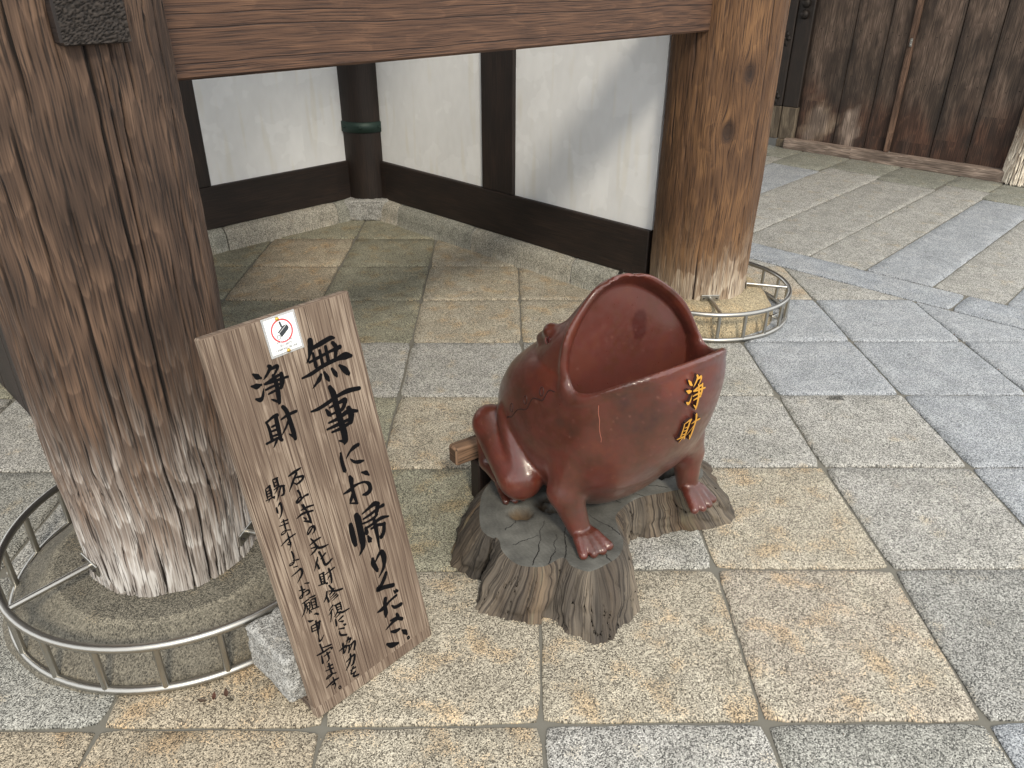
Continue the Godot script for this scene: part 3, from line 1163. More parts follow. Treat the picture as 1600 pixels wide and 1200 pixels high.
# a turned timber pillar whose cracks and ridges are real relief, read from its own wood texture
func pillar(tex: String, radius: Callable, y0: float, y1: float, H: float, nu: int, nv: int, depth: float, ragged: float) -> ArrayMesh:
	var bytes: PackedByteArray = raw[tex][0]
	var w: int = raw[tex][1]
	var h: int = raw[tex][2]
	var nz := noise(5, 3.0)
	var nr := noise(6, 30.0)
	var pos := PackedVector3Array()
	var tx := PackedVector2Array()
	var nor := PackedVector3Array()
	var idx := PackedInt32Array()
	for j in nv + 1:
		for i in nu + 1:
			var t := float(i) / nu
			var a := -PI * 0.5 + TAU * t
			var y := y0 + (y1 - y0) * j / nv
			var vv := 1.0 - y / H
			var px := mini(int(t * w), w - 1) if i < nu else 0
			var hh := bytes[clampi(int(fposmod(vv, 1.0) * h), 0, h - 1) * w + px] / 255.0
			var r: float = radius.call(y) + (hh - 0.62) * depth + nz.get_noise_3d(cos(a), y * 0.8, sin(a)) * 0.005
			if j == 0:
				y += absf(nr.get_noise_2d(cos(a) * 2.0, sin(a) * 2.0)) * ragged
			pos.append(Vector3(cos(a) * r, y, sin(a) * r))
			tx.append(Vector2(t, vv))
			nor.append(Vector3.ZERO)
	for j in nv:
		for i in nu:
			var p := j * (nu + 1) + i
			var q := p + nu + 1
			idx.append_array(PackedInt32Array([p, p + 1, q + 1, p, q + 1, q]))
	for i in range(0, idx.size(), 3):
		var a := pos[idx[i]]
		var n := (pos[idx[i + 2]] - a).cross(pos[idx[i + 1]] - a)
		for k in 3:
			nor[idx[i + k]] += n
	for j in nv + 1:
		var s := nor[j * (nu + 1)] + nor[j * (nu + 1) + nu]
		nor[j * (nu + 1)] = s
		nor[j * (nu + 1) + nu] = s
	for i in nor.size():
		nor[i] = nor[i].normalized()
		if nor[i].dot(Vector3(pos[i].x, 0, pos[i].z)) < 0.0:
			nor[i] = -nor[i]
	var arr := []
	arr.resize(Mesh.ARRAY_MAX)
	arr[Mesh.ARRAY_VERTEX] = pos
	arr[Mesh.ARRAY_NORMAL] = nor
	arr[Mesh.ARRAY_TEX_UV] = tx
	arr[Mesh.ARRAY_INDEX] = idx
	var m := ArrayMesh.new()
	m.add_surface_from_arrays(Mesh.PRIMITIVE_TRIANGLES, arr)
	return m


func ring_rail(called: String, label: String, at: Vector3, r: float, y1: float, first: float, step: float, arms: Array, pc: Vector3, pr: float) -> void:
	var t := thing(called, label, "guard rail", at, 0.0, "steel guard rails round the pillars")
	for e in [["top_ring", y1, 0.0105], ["bottom_ring", 0.014, 0.0105]]:
		var pts := PackedVector3Array()
		for k in 96:
			pts.append(Vector3(cos(TAU * k / 96) * r, e[1], sin(TAU * k / 96) * r))
		put(e[0], tube_mesh(pts, e[2], 10, true), M.steel, t)
	var a := first
	while a < first + 359.0:
		var d := Vector3(cos(deg_to_rad(a)), 0, sin(deg_to_rad(a))) * r
		put("post", tube_mesh(PackedVector3Array([d + Vector3(0, 0.012, 0), d + Vector3(0, y1, 0)]), 0.0085, 8), M.steel, t)
		a += step
	for deg: float in arms:
		var d := Vector3(cos(deg_to_rad(deg)), 0, sin(deg_to_rad(deg)))
		var out := d * r + Vector3(0, y1, 0)
		var axis := pc - at
		axis.y = 0.0
		var toward := (axis - d * r).normalized()
		var inner := axis - toward * (pr + 0.002) + Vector3(0, y1 + 0.005, 0)
		put("brace", tube_mesh(PackedVector3Array([out, inner]), 0.008, 8), M.steel, t)
		var plate := MeshInstance3D.new()
		plate.name = "wall_plate"
		plate.mesh = box_mesh(Vector3(0.085, 0.034, 0.005), 0.0015)
		plate.material_override = M.steel
		plate.transform = Transform3D(Basis.looking_at(toward, Vector3.UP), inner)
		t.add_child(plate, true)
		for s in [-1.0, 1.0]:
			var screw := MeshInstance3D.new()
			screw.name = "screw"
			var ball := SphereMesh.new()
			ball.radius = 0.006
			ball.height = 0.006
			ball.radial_segments = 10
			ball.rings = 5
			screw.mesh = ball
			screw.material_override = M.iron
			screw.position = Vector3(0.030 * s, 0, 0.003)
			plate.add_child(screw, true)


# a plastered wall: sill stones on the paving, a dark dado board, posts and white panels. xf: x along the wall, z out of it
func wall(label: String, xf: Transform3D, length: float, height: float, posts: Array, stones: Array, back: float) -> Node3D:
	var t := thing("plaster_wall", label, "wall", xf.origin)
	t.basis = xf.basis
	var x := 0.0
	for k in stones.size():
		var l: float = stones[k]
		var st := begin()
		var prof := [Vector2(0.0, -0.01), Vector2(0.055, -0.01), Vector2(0.052, 0.05), Vector2(0.044, 0.095), Vector2(0.028, 0.121), Vector2(0.0, 0.131), Vector2(-0.10, 0.131)]
		var n := maxi(2, int(l / 0.06))
		var nz := noise(300 + k, 11.0, FastNoiseLite.TYPE_SIMPLEX_SMOOTH, 2)
		var tint: Color = [Color(0.98, 0.96, 0.88), Color(0.92, 0.93, 0.88), Color(1.0, 0.97, 0.9), Color(0.72, 0.74, 0.70)][(k + int(length * 10.0)) % 4]
		for i in n:
			for j in prof.size() - 1:
				var q := []
				for e in [[i, j], [i + 1, j], [i + 1, j + 1], [i, j + 1]]:
					var xx: float = x + 0.003 + (l - 0.006) * e[0] / n
					var pf: Vector2 = prof[e[1]]
					var inset := 0.006 if (e[0] == 0 or e[0] == n) else 0.0
					var nn := nz.get_noise_3d(xx, pf.y, pf.x) * 0.006
					q.append(Vector3(xx, pf.y - inset * (1.0 if pf.y > 0.1 else 0.0) + nn * 0.4, pf.x + nn - inset))
				var tq := []
				for p: Vector3 in q:
					tq.append(Vector2(p.x + 0.1 * k, p.y - p.z))
				quad(st, q[0], q[1], q[2], q[3], Vector3(0, 0.5, 1), tq[0], tq[1], tq[2], tq[3], tint, 0)
		for e in [0, 1]:
			var xx: float = x + (0.003 if e == 0 else l - 0.003)
			for j in prof.size() - 2:
				tri(st, Vector3(xx, 0.0, -0.1), Vector3(xx, prof[j].y, prof[j].x - 0.006), Vector3(xx, prof[j + 1].y, prof[j + 1].x - 0.006), Vector3(-1 if e == 0 else 1, 0, 0))
		put("sill_stone", done(st), M.granite_block, t)
		x += l
	var dado := put("dado_board", box_mesh(Vector3(length, 0.243, 0.10), 0.005, 0, Vector2(0.4, 2.0), Vector2(0.3, 0.1)), M.dark, t)
	dado.position = Vector3(length * 0.5, 0.1315 + 0.1215, -0.05)
	for p: Array in posts:
		var po := put("wall_post", box_mesh(Vector3(p[1], height - 0.38, 0.10), 0.004, 1, Vector2(0.4, 2.0), Vector2(p[0], 0)), M.dark, t)
		po.position = Vector3(p[0], 0.376 + (height - 0.38) * 0.5, -0.053)
	var edges := [0.0]
	for p: Array in posts:
		edges.append(p[0] - p[1] * 0.5)
		edges.append(p[0] + p[1] * 0.5)
	edges.append(length)
	for i in range(0, edges.size(), 2):
		var a: float = edges[i] + 0.001
		var b: float = edges[i + 1] - 0.001
		if b - a < 0.05:
			continue
		var st := begin()
		var nx := maxi(2, int((b - a) / 0.12))
		var ny := int((height - 0.38) / 0.12)
		var nz := noise(400 + i, 1.7)
		for gx in nx:
			for gy in ny:
				var q := []
				for e in [[0, 0], [1, 0], [1, 1], [0, 1]]:
					var xx := lerpf(a, b, float(gx + e[0]) / nx)
					var yy := lerpf(0.375, height, float(gy + e[1]) / ny)
					q.append(Vector3(xx, yy, -0.024 + nz.get_noise_2d(xx, yy) * 0.002))
				quad(st, q[0], q[1], q[2], q[3], Vector3.BACK, Vector2(q[0].x, -q[0].y) * 0.5, Vector2(q[1].x, -q[1].y) * 0.5, Vector2(q[2].x, -q[2].y) * 0.5, Vector2(q[3].x, -q[3].y) * 0.5, Color.WHITE, 0)
		# the panel's thickness
		for f in [[Vector3(a, 0.375, -0.024), Vector3(a, height, -0.024), Vector3(-1, 0, 0)], [Vector3(b, 0.375, -0.024), Vector3(b, height, -0.024), Vector3(1, 0, 0)], [Vector3(a, height, -0.024), Vector3(b, height, -0.024), Vector3(0, 1, 0)]]:
			quad(st, f[0], f[1], f[1] + Vector3(0, 0, -back), f[0] + Vector3(0, 0, -back), f[2])
		quad(st, Vector3(a, 0.375, -0.024 - back), Vector3(b, 0.375, -0.024 - back), Vector3(b, height, -0.024 - back), Vector3(a, height, -0.024 - back), Vector3.FORWARD, Vector2(a, 0), Vector2(b, 0), Vector2(b, -1), Vector2(a, -1))
		put("plaster_panel", done(st), M.plaster, t)
	return t


# ---------------------------------------------------------------- stump, board and the rest
func stump() -> void:
	var t := thing("tree_stump", "low gnarled grey tree stump with lobed sides carrying the red frog", "tree stump", Vector3(0.3, 0, -1.75))
	var top_px := "-66,-1795 -62,-1696 -41,-1657 -12,-1642 -3,-1599 16,-1563 41,-1538 67,-1529 114,-1530 162,-1562 180,-1532 218,-1510 243,-1515 267,-1529 314,-1568 336,-1625 330,-1687 332,-1744 369,-1791 413,-1824 496,-1849 548,-1867 586,-1893 622,-1929 631,-1970 615,-2005 600,-2049 568,-2094 450,-2130 300,-2120 150,-2080 20,-1985 -50,-1880"
	var bot_px := "-147,-1717 -135,-1666 -83,-1616 -40,-1634 -72,-1526 -64,-1496 -26,-1475 20,-1457 93,-1454 121,-1469 154,-1438 192,-1399 242,-1381 279,-1398 307,-1423 355,-1494 362,-1577 366,-1707 369,-1766 417,-1783 519,-1817 607,-1828 670,-1837 723,-1873 736,-1905 729,-1964 714,-2086 698,-2191 500,-2240 310,-2220 120,-2170 -40,-2050 -120,-1880"
	var tops := PackedVector2Array()
	var bots := PackedVector2Array()
	var a := []
	var b := []
	for s in top_px.split(" "):
		var n := s.split_floats(",")
		a.append(Vector2(n[0], n[1]) * 0.001)
	for s in bot_px.split(" "):
		var n := s.split_floats(",")
		b.append(Vector2(n[0], n[1]) * 0.001)
	var sub := 14
	var N := a.size()
	for i in N:
		for k in sub:
			var u := float(k) / sub
			tops.append(a[i].cubic_interpolate(a[(i + 1) % N], a[(i - 1 + N) % N], a[(i + 2) % N], u))
			bots.append(b[i].cubic_interpolate(b[(i + 1) % N], b[(i - 1 + N) % N], b[(i + 2) % N], u))
	var n1 := noise(501, 1.0)
	var n2 := noise(502, 1.0, FastNoiseLite.TYPE_SIMPLEX_SMOOTH, 2)
	var count := tops.size()
	var rows := 26
	var H := 0.122
	var st := begin()
	var grid := []
	var arc := 0.0
	var arcs := PackedFloat32Array()
	for i in count + 1:
		arcs.append(arc)
		arc += bots[i % count].distance_to(bots[(i + 1) % count]) * 0.6 + tops[i % count].distance_to(tops[(i + 1) % count]) * 0.4
	var centre := Vector2(0.3, -1.78)
	for j in rows + 1:
		var s := float(j) / rows
		var row := []
		for i in count:
			var fl := pow(s, 1.2)
			var p := tops[i].lerp(bots[i], fl)
			var tangent := (bots[(i + 1) % count] - bots[(i - 1 + count) % count]).normalized()
			var out := Vector2(-tangent.y, tangent.x)
			if out.dot(p - centre) < 0.0 and i > 310:
				out = -out
			if (tops[i] - bots[i]).dot(out) > 0.0:
				out = -out
			var g := n1.get_noise_2d(arcs[i] * 150.0, s * 1.2) * 0.0022 + n1.get_noise_2d(arcs[i] * 34.0, s * 1.0 + 9.0) * 0.0035
			var split := n1.get_noise_2d(arcs[i] * 20.0 + 5.0 + n2.get_noise_2d(arcs[i] * 9.0, s * 3.0) * 0.12, s * 0.5)
			g -= 0.011 * clampf(1.0 - absf(split) / 0.07, 0.0, 1.0) * smoothstep(0.02, 0.3, s)
			var lump := n2.get_noise_2d(arcs[i] * 12.0, s * 2.0) * 0.015 * s
			p += out * (0.010 * sin(PI * minf(1.0, s * 1.15)) + g * smoothstep(0.0, 0.15, s) + lump - 0.004 * (1.0 - smoothstep(0.0, 0.10, s)))
			row.append(Vector3(p.x, H * (1.0 - s) + (0.0 if j < rows else -0.004), p.y) - t.position)
		grid.append(row)
	for j in rows:
		for i in count:
			var wv := n2.get_noise_2d(arcs[i] * 7.0, float(j) / rows * 1.6) * 0.006
			var wv1 := n2.get_noise_2d(arcs[i] * 7.0, float(j + 1) / rows * 1.6) * 0.006
			var wn := n2.get_noise_2d(arcs[i + 1] * 7.0, float(j) / rows * 1.6) * 0.006
			var wn1 := n2.get_noise_2d(arcs[i + 1] * 7.0, float(j + 1) / rows * 1.6) * 0.006
			var k := (i + 1) % count
			var p0: Vector3 = grid[j][i]
			var p1: Vector3 = grid[j][k]
			var p2: Vector3 = grid[j + 1][k]
			var p3: Vector3 = grid[j + 1][i]
			var e := p1 - p0
			var out := Vector3.UP.cross(e) * 1.0
			var v0 := 1.0 - H * (1.0 - float(j) / rows) / 0.4
			var v1 := 1.0 - H * (1.0 - float(j + 1) / rows) / 0.4
			var warm := clampf(n2.get_noise_2d(arcs[i] * 5.0 + 40.0, 0.5) * 1.6, -0.2, 1.0)
			var dk := 1.0 + 0.45 * n2.get_noise_2d(arcs[i] * 9.0, 7.0) + 0.25 * n1.get_noise_2d(arcs[i] * 40.0, j * 0.05)
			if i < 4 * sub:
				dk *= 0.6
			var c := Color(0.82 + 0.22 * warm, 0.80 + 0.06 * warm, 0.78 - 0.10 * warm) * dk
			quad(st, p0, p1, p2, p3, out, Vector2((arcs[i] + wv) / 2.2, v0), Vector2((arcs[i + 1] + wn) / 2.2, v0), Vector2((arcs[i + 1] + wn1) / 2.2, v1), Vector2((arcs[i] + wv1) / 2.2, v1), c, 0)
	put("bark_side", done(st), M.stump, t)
	# the sawn top with rotten pockets and radial checks
	var pits := [[Vector2(0.058, -1.755), 0.036, 0.030, 0.024], [Vector2(0.118, -1.793), 0.015, 0.026, 0.020], [Vector2(0.146, -1.767), 0.022, 0.013, 0.018], [Vector2(0.135, -1.825), 0.02, 0.014, 0.03], [Vector2(0.492, -1.965), 0.052, 0.040, 0.085]]
	var r := RandomNumberGenerator.new()
	r.seed = 77
	var pts := PackedVector2Array()
	var inner: PackedVector2Array = []
	for i in count:
		pts.append(Vector2(grid[0][i].x + t.position.x, grid[0][i].z + t.position.z))
	inner = pts.duplicate()
	var step := 0.011
	var x := -0.08
	while x < 0.65:
		var z := -2.14
		while z < -1.5:
			var q := Vector2(x + r.randf_range(-0.002, 0.002), z + r.randf_range(-0.002, 0.002))
			if Geometry2D.is_point_in_polygon(q, inner):
				pts.append(q)
			z += step
		x += step
	var height := func(q: Vector2, i: int) -> Array:
		var y := H
		var c := Color.WHITE
		if i >= count:
			y += n2.get_noise_2dv(q * 22.0) * 0.0018 + n1.get_noise_2d(q.x * 60.0, q.y * 200.0) * 0.0006
			y += 0.001
		for pit: Array in pits:
			var d: Vector2 = q - pit[0]
			var e := Vector2(d.x / pit[1], d.y / pit[2]).length() + n2.get_noise_2dv(q * 60.0) * 0.25
			if e < 1.15:
				var m := 1.0 - smoothstep(0.62, 1.1, e)
				y -= m * (float(pit[3]) + n1.get_noise_2dv(q * 160.0) * 0.006)
				c = c.lerp(Color(0.95, 0.66, 0.42) if pit[3] < 0.05 else Color(0.16, 0.14, 0.12), m)
		return [y, c]
	var ids := Geometry2D.triangulate_delaunay(pts)
	st = begin()
	var ev := []
	for i in pts.size():
		ev.append(height.call(pts[i], i))
	for i in range(0, ids.size(), 3):
		var q := []
		for k in 3:
			q.append(ids[i + k])
		if not Geometry2D.is_point_in_polygon((pts[q[0]] + pts[q[1]] + pts[q[2]]) / 3.0, inner):
			continue
		var w := []
		for k: int in q:
			w.append(Vector3(pts[k].x, ev[k][0], pts[k].y) - t.position)
		tri(st, w[0], w[1], w[2], Vector3.UP, pts[q[0]] + Vector2(0.2, 2.2), pts[q[1]] + Vector2(0.2, 2.2), pts[q[2]] + Vector2(0.2, 2.2), ev[q[0]][1], ev[q[1]][1], ev[q[2]][1], 0)
	put("sawn_top", done(st), M.sawn, t)


func paint_frog(p: Vector3, n: Vector3) -> Color:
	var a := paint_noise.get_noise_3dv(p * 5.0)
	var b := paint_noise.get_noise_3dv(p * 17.0 + Vector3(3, 1, 7))
	var c := paint_noise.get_noise_3dv(p * 60.0)
	var red := lin(101, 49, 37)
	var brown := lin(52, 34, 29)
	var k := clampf(0.60 + 0.50 * a + 0.26 * b + 0.14 * c, 0.0, 1.0)
	var out := brown.lerp(red, k)
	if p.x < 0.094 and p.x > 0.086 and p.y > 0.17 and n.x > 0.7:      # the panel inside the jaw, redder
		out = lin(84, 50, 44).lerp(lin(104, 58, 49), k)
		var d := Vector2((p.y - 0.56) / 0.045, (p.z + 0.03) / 0.028).length()
		out = out.lerp(lin(64, 27, 25), (1.0 - smoothstep(0.8, 1.1, d + b * 0.4)) * 0.6)
	if c > 0.52:
		out = out.lerp(lin(150, 110, 96), (c - 0.52) * 1.2)
	return out


var paint_noise: FastNoiseLite
const JOU := "82.8,805.8,4.1 89.4,798.3,10.2 96.1,793.0,3.6 / 72.5,784.0,3.0 82.4,780.3,10.2 92.7,779.9,3.6 / 74.2,755.7,4.2 82.5,751.4,8.5 89.2,756.6,5.5 95.2,770.3,1.2 / 118.7,810.7,6.1 121.5,806.8,7.3 111.2,796.1,4.9 100.6,787.9,1.2 / 117.7,802.4,3.7 135.3,804.8,7.4 136.0,800.2,5.0 124.3,789.1,2.5 / 100.7,778.4,3.6 124.3,784.1,5.6 142.1,786.4,4.4 / 140.7,786.9,6.9 138.5,771.6,9.4 132.3,759.2,6.3 / 101.5,777.2,2.4 128.3,776.8,5.0 153.0,775.7,4.5 / 99.1,766.5,3.0 116.4,768.1,4.3 136.3,767.2,4.4 / 102.0,756.1,2.5 116.4,757.9,4.3 133.9,759.2,4.4 / 122.2,789.2,5.5 124.1,771.1,8.1 122.2,748.4,8.8 119.3,731.7,6.9 116.7,728.3,1.3 / 105.2,743.2,1.9 111.9,738.2,4.4 118.6,732.6,5.6"
const ZAI := "80.5,702.3,3.7 82.6,687.2,5.6 82.1,663.4,6.3 / 84.3,702.8,3.7 98.0,707.6,5.6 106.7,707.6,7.5 / 103.6,707.7,7.5 102.0,685.0,8.2 100.7,659.9,7.0 / 89.3,688.8,3.1 101.9,689.6,3.8 / 87.1,679.9,3.1 101.3,679.3,3.8 / 85.8,669.3,3.1 100.1,668.3,3.8 / 68.7,659.6,3.7 80.6,660.4,5.0 94.1,661.8,4.4 / 91.6,657.8,4.4 80.8,645.8,1.3 / 95.8,661.1,4.4 102.0,653.9,6.4 / 113.0,695.5,2.5 129.9,699.1,5.8 149.2,699.5,5.9 / 124.0,719.5,7.0 128.5,710.2,8.3 130.7,691.2,8.4 131.4,663.6,9.1 131.3,645.2,7.2 129.8,643.4,2.6 / 121.1,659.4,1.9 130.6,648.0,5.9 / 128.1,687.8,3.9 118.0,675.3,3.2 104.9,663.3,1.3"


func frog_statue(got: Array) -> void:
	paint_noise = noise(601, 1.0, FastNoiseLite.TYPE_SIMPLEX_SMOOTH, 3)
	var t := thing("frog_statue", "red-brown lacquered wooden frog with a huge open mouth, seated on the stump", "frog statue", Vector3(0.285, 0.123, -1.88), deg_to_rad(-56.0))
	put("body", net_mesh(got, paint_frog), M.lacquer, t)
	for s in [1.0, -1.0]:
		var e := SphereMesh.new()
		e.radius = 0.0150
		e.height = 0.030
		var o := put("eye", e, mat("eye", "", 0, 0.2, c8(62, 26, 24)), t)
		o.position = Vector3(0.020, 0.549, 0.203 if s > 0.0 else -0.185)
		o.scale = Vector3(1.0, 1.0, 0.8)
		var rim := TorusMesh.new()
		rim.inner_radius = 0.0135
		rim.outer_radius = 0.0195
		rim.rings = 24
		rim.ring_segments = 8
		var lid := put("eyelid", rim, mat("lid", "", 0, 0.35, c8(92, 42, 36)), t)
		lid.position = Vector3(0.018, 0.548, 0.200 if s > 0.0 else -0.182)
		lid.basis = Basis(Quaternion(Vector3.UP, Vector3(0.55, 0.30, 0.78 * s).normalized()))
	# the two raised, gilded characters on the lower jaw
	for e in [[JOU, Vector2(0.0, 0.486), Vector2(112.7, 769.5), Vector2(0.62, 0.86)], [ZAI, Vector2(0.0, 0.384), Vector2(109.0, 681.5), Vector2(0.62, 0.86)]]:
		var at: Vector2 = e[1]
		var mid: Vector2 = e[2]
		var sc: Vector2 = e[3]
		var place := func(x: float, y: float, lift: float) -> Vector3:
			var p := skin(at.y + (y - mid.y) * sc.y * 0.00125, -(at.x + (x - mid.x) * sc.x * 0.00125))
			return p + Vector3(1.0, -0.05, 0.0) * lift
		var face := begin()
		var side := begin()
		var k := 0
		for fine: Array in strokes(e[0]):
			ribbon(face, fine, place, 0.0085 + 0.00012 * k, Vector3.RIGHT, 0.95)
			wall_of(side, fine, place, -0.004, 0.0084 + 0.00012 * k, 0.98)
			k += 1
		var ch := put("character", done(side, false), M.carved, t)
		put("gilt_face", done(face, false), M.gold, ch)
	# the incised line with little loops on the flank, and a long scratch
	var line := PackedVector3Array()
	for q in [[0.095, 0.456], [0.072, 0.450], [0.055, 0.416], [0.040, 0.411], [0.012, 0.400], [-0.010, 0.360], [-0.036, 0.346], [-0.056, 0.333], [-0.084, 0.298], [-0.110, 0.282], [-0.128, 0.236]]:
		line.append(flank(q[0], q[1]))
	var groove := put("incised_line", tube_mesh(smooth_path(line, 6), 0.0017, 6), M.carved, t)
	for q in [[0.046, 0.436, 0.010], [-0.019, 0.382, 0.010], [-0.085, 0.326, 0.0105], [-0.133, 0.270, 0.010]]:
		var loop := PackedVector3Array()
		for k in 20:
			var an := TAU * k / 20
			loop.append(flank(q[0] + cos(an) * q[2] * 0.75, q[1] + sin(an) * q[2] * 1.2))
		put("incised_loop", tube_mesh(loop, 0.0015, 6, true), M.carved, groove)
	var scr := PackedVector3Array()
	for q in [[0.225, 0.470], [0.226, 0.447], [0.229, 0.430], [0.2285, 0.408], [0.230, 0.388], [0.2315, 0.376], [0.2305, 0.366]]:
		scr.append(flank(q[0], q[1]) + Vector3(0.0004, 0, 0.0004))
	put("scratch", tube_mesh(smooth_path(scr, 5), 0.0011, 5), mat("scratch", "", 0, 0.7, c8(150, 92, 76)), t)


func writing(board: Node3D, text: String) -> void:
	var place := func(x: float, y: float, lift: float) -> Vector3:
		return Vector3(x * 0.001, y * 0.001, lift)
	var st := begin()
	var k := 0
	for fine: Array in strokes(text):
		for i in fine.size():      # the small characters were written with a fuller brush
			fine[i].z *= 1.25 if fine[i].z < 4.0 else 1.0
		ribbon(st, fine, place, 0.0005 + 0.00004 * k, Vector3.BACK, 1.22)
		k += 1
	put("character", done(st, false), M.ink, board)


func text_mesh(text: String, size: float) -> TextMesh:
	var f := SystemFont.new()
	f.font_names = PackedStringArray(["Droid Sans"])
	var m := TextMesh.new()
	m.font = f
	m.text = text
	m.font_size = 64
	m.pixel_size = size / 64.0
	m.depth = 0.0003
	return m


func flat_poly(pts: PackedVector2Array, z: float) -> ArrayMesh:
	var st := begin()
	var ids := Geometry2D.triangulate_polygon(pts)
	for i in range(0, ids.size(), 3):
		tri(st, Vector3(pts[ids[i]].x, pts[ids[i]].y, z), Vector3(pts[ids[i + 1]].x, pts[ids[i + 1]].y, z), Vector3(pts[ids[i + 2]].x, pts[ids[i + 2]].y, z), Vector3.BACK)
	return done(st, false)


func sign_board() -> void:
	var xb := Vector3(0.2384, 0, -0.2471).normalized()
	var yb := Vector3(-0.1535, 0.8789, -0.148).normalized()
	yb = (yb - xb * yb.dot(xb)).normalized()
	var xf := Transform3D(Basis(xb, yb, xb.cross(yb)), Vector3(-0.4143, 0.0, -1.168))
	var t := thing("sign_board", "leaning weathered wooden board brushed with black Japanese writing", "sign board")
	t.transform = xf
	var st := begin()
	var W := 0.3434
	var H := 0.904
	var D := 0.026
	# front in a fine grid with its weathered ridges, then edges and back
	box(st, Transform3D(Basis(), Vector3(W * 0.5, H * 0.5 + 0.002, -D * 0.5)), Vector3(W, H, D), 0.003, 1, Vector2(0.4, 1.0), Vector2(0.02, 0.03))
	var board := put("board", done(st), M.board, t)
	board.set_meta("label", "grey-brown plank with dark open grain")
	writing(board, "223.0,830.5,11.2 220.0,816.7,11.3 210.0,796.4,4.6 202.3,788.3,1.6 / 219.9,813.2,6.6 246.7,817.4,9.5 269.8,821.2,8.9 279.4,818.7,4.9 / 208.6,787.3,4.6 232.0,790.3,6.1 258.3,793.4,5.5 288.2,795.5,8.5 / 221.8,802.8,5.3 221.2,776.0,7.4 221.5,771.4,4.7 / 238.7,803.9,5.4 237.6,774.8,6.8 / 254.4,806.8,6.8 252.6,774.1,7.6 / 273.3,809.5,7.6 278.3,797.3,9.1 270.7,777.0,6.3 / 183.8,760.9,3.3 207.3,762.9,7.3 235.9,769.3,7.5 271.0,772.3,7.7 295.6,772.4,14.3 309.5,767.7,7.2 / 227.0,752.7,6.1 220.2,744.6,8.8 209.8,737.7,4.7 200.3,731.3,1.0 / 236.1,754.7,5.5 239.8,742.0,9.0 242.1,734.4,4.9 / 256.0,756.1,5.6 261.0,743.5,9.1 263.1,736.6,4.9 / 276.3,756.6,5.7 285.6,744.0,12.2 291.9,732.4,9.4 292.2,729.8,3.6")
	writing(board, "182.5,684.9,2.7 200.8,684.4,6.8 225.9,688.5,7.7 251.8,694.0,7.1 280.5,695.7,9.4 309.9,690.9,8.2 / 240.1,719.4,8.4 244.2,701.6,12.6 244.0,673.5,12.1 244.5,644.7,12.9 245.7,612.1,13.8 243.4,592.0,13.1 239.3,584.0,2.9 / 228.8,596.7,2.2 236.5,592.7,5.8 241.6,587.9,8.0 / 217.8,675.1,4.9 222.0,663.4,9.1 224.7,658.5,4.2 / 227.6,676.8,4.2 247.3,678.5,6.4 267.0,679.6,9.4 268.2,675.1,8.7 / 266.9,675.6,8.7 259.0,664.4,7.9 242.6,656.6,5.0 / 226.4,660.9,3.5 258.2,661.5,4.3 / 216.0,645.3,4.2 241.3,646.0,7.1 267.7,651.3,9.5 290.9,643.6,5.9 / 271.4,657.8,10.2 274.2,642.3,13.2 268.0,627.0,11.0 / 207.9,632.9,4.2 234.0,633.1,7.1 268.0,633.5,5.9 / 217.6,622.4,4.2 245.0,622.1,7.2 269.6,626.4,6.6")
	writing(board, "224.6,568.5,3.5 222.4,555.9,7.0 221.9,540.3,7.6 223.1,526.6,8.8 223.7,521.7,2.4 / 271.7,568.7,7.8 259.4,567.0,8.3 246.1,561.0,4.7 234.3,550.5,1.2 / 244.4,545.1,1.8 251.7,535.1,6.0 263.5,529.7,7.9 274.7,527.3,4.3")
	writing(board, "231.4,507.2,6.0 232.8,497.9,10.8 230.3,482.9,7.8 229.9,464.1,7.9 231.6,444.2,6.1 231.6,439.2,3.1 / 206.1,475.9,2.4 220.4,477.0,7.2 234.7,480.8,6.6 249.6,481.2,4.3 265.0,477.6,4.9 274.2,467.1,8.7 272.9,453.9,10.0 263.0,449.1,8.7 252.4,451.1,4.3 / 229.6,468.4,6.6 220.5,455.2,7.2 215.6,447.3,3.0 / 215.7,447.5,2.4 233.0,438.8,3.7 / 263.3,502.9,3.1 273.6,497.0,9.3 279.7,488.6,3.1")
	writing(board, "202.6,398.6,9.1 201.4,381.8,12.2 201.0,361.1,12.3 201.4,346.8,8.5 / 222.4,412.3,11.5 223.7,401.2,14.7 222.6,377.4,14.8 221.4,353.4,14.9 219.2,335.1,11.8 212.4,324.7,6.3 203.5,317.3,1.2 / 237.8,408.5,2.3 255.3,412.7,6.3 274.4,416.3,10.3 284.6,411.1,8.0 / 283.2,411.8,9.6 277.0,398.1,9.6 272.0,390.1,5.6 / 237.1,395.3,3.1 258.5,397.1,6.3 281.0,401.3,5.6 296.0,401.8,8.1 / 231.4,386.0,3.1 247.1,383.7,4.7 265.4,384.6,6.4 275.4,388.3,4.8 / 235.9,371.0,5.5 253.3,371.6,5.6 281.3,374.5,8.1 302.7,368.8,4.1 / 237.1,371.4,7.1 236.4,359.4,9.5 / 237.5,349.9,4.8 239.9,337.9,11.2 241.6,333.4,4.0 / 250.8,363.0,4.8 270.1,362.6,6.5 287.0,355.4,7.4 / 286.4,357.5,8.2 280.1,339.3,9.0 270.9,330.6,9.8 267.8,333.4,3.3 / 263.7,378.5,7.2 262.4,356.0,9.7 260.5,328.4,6.5 257.0,300.6,1.2")
	writing(board, "234.2,290.7,6.5 232.8,278.8,11.4 238.4,257.2,8.2 239.7,254.6,2.5 / 237.6,277.8,2.0 252.0,291.4,6.6 261.6,293.3,11.6 263.5,275.7,12.5 256.2,254.1,7.5 236.7,237.1,1.2")
	writing(board, "258.8,237.7,7.6 251.1,227.4,9.2 238.8,216.2,8.4 227.2,210.2,10.8 242.1,206.7,9.3 269.0,197.1,9.5")
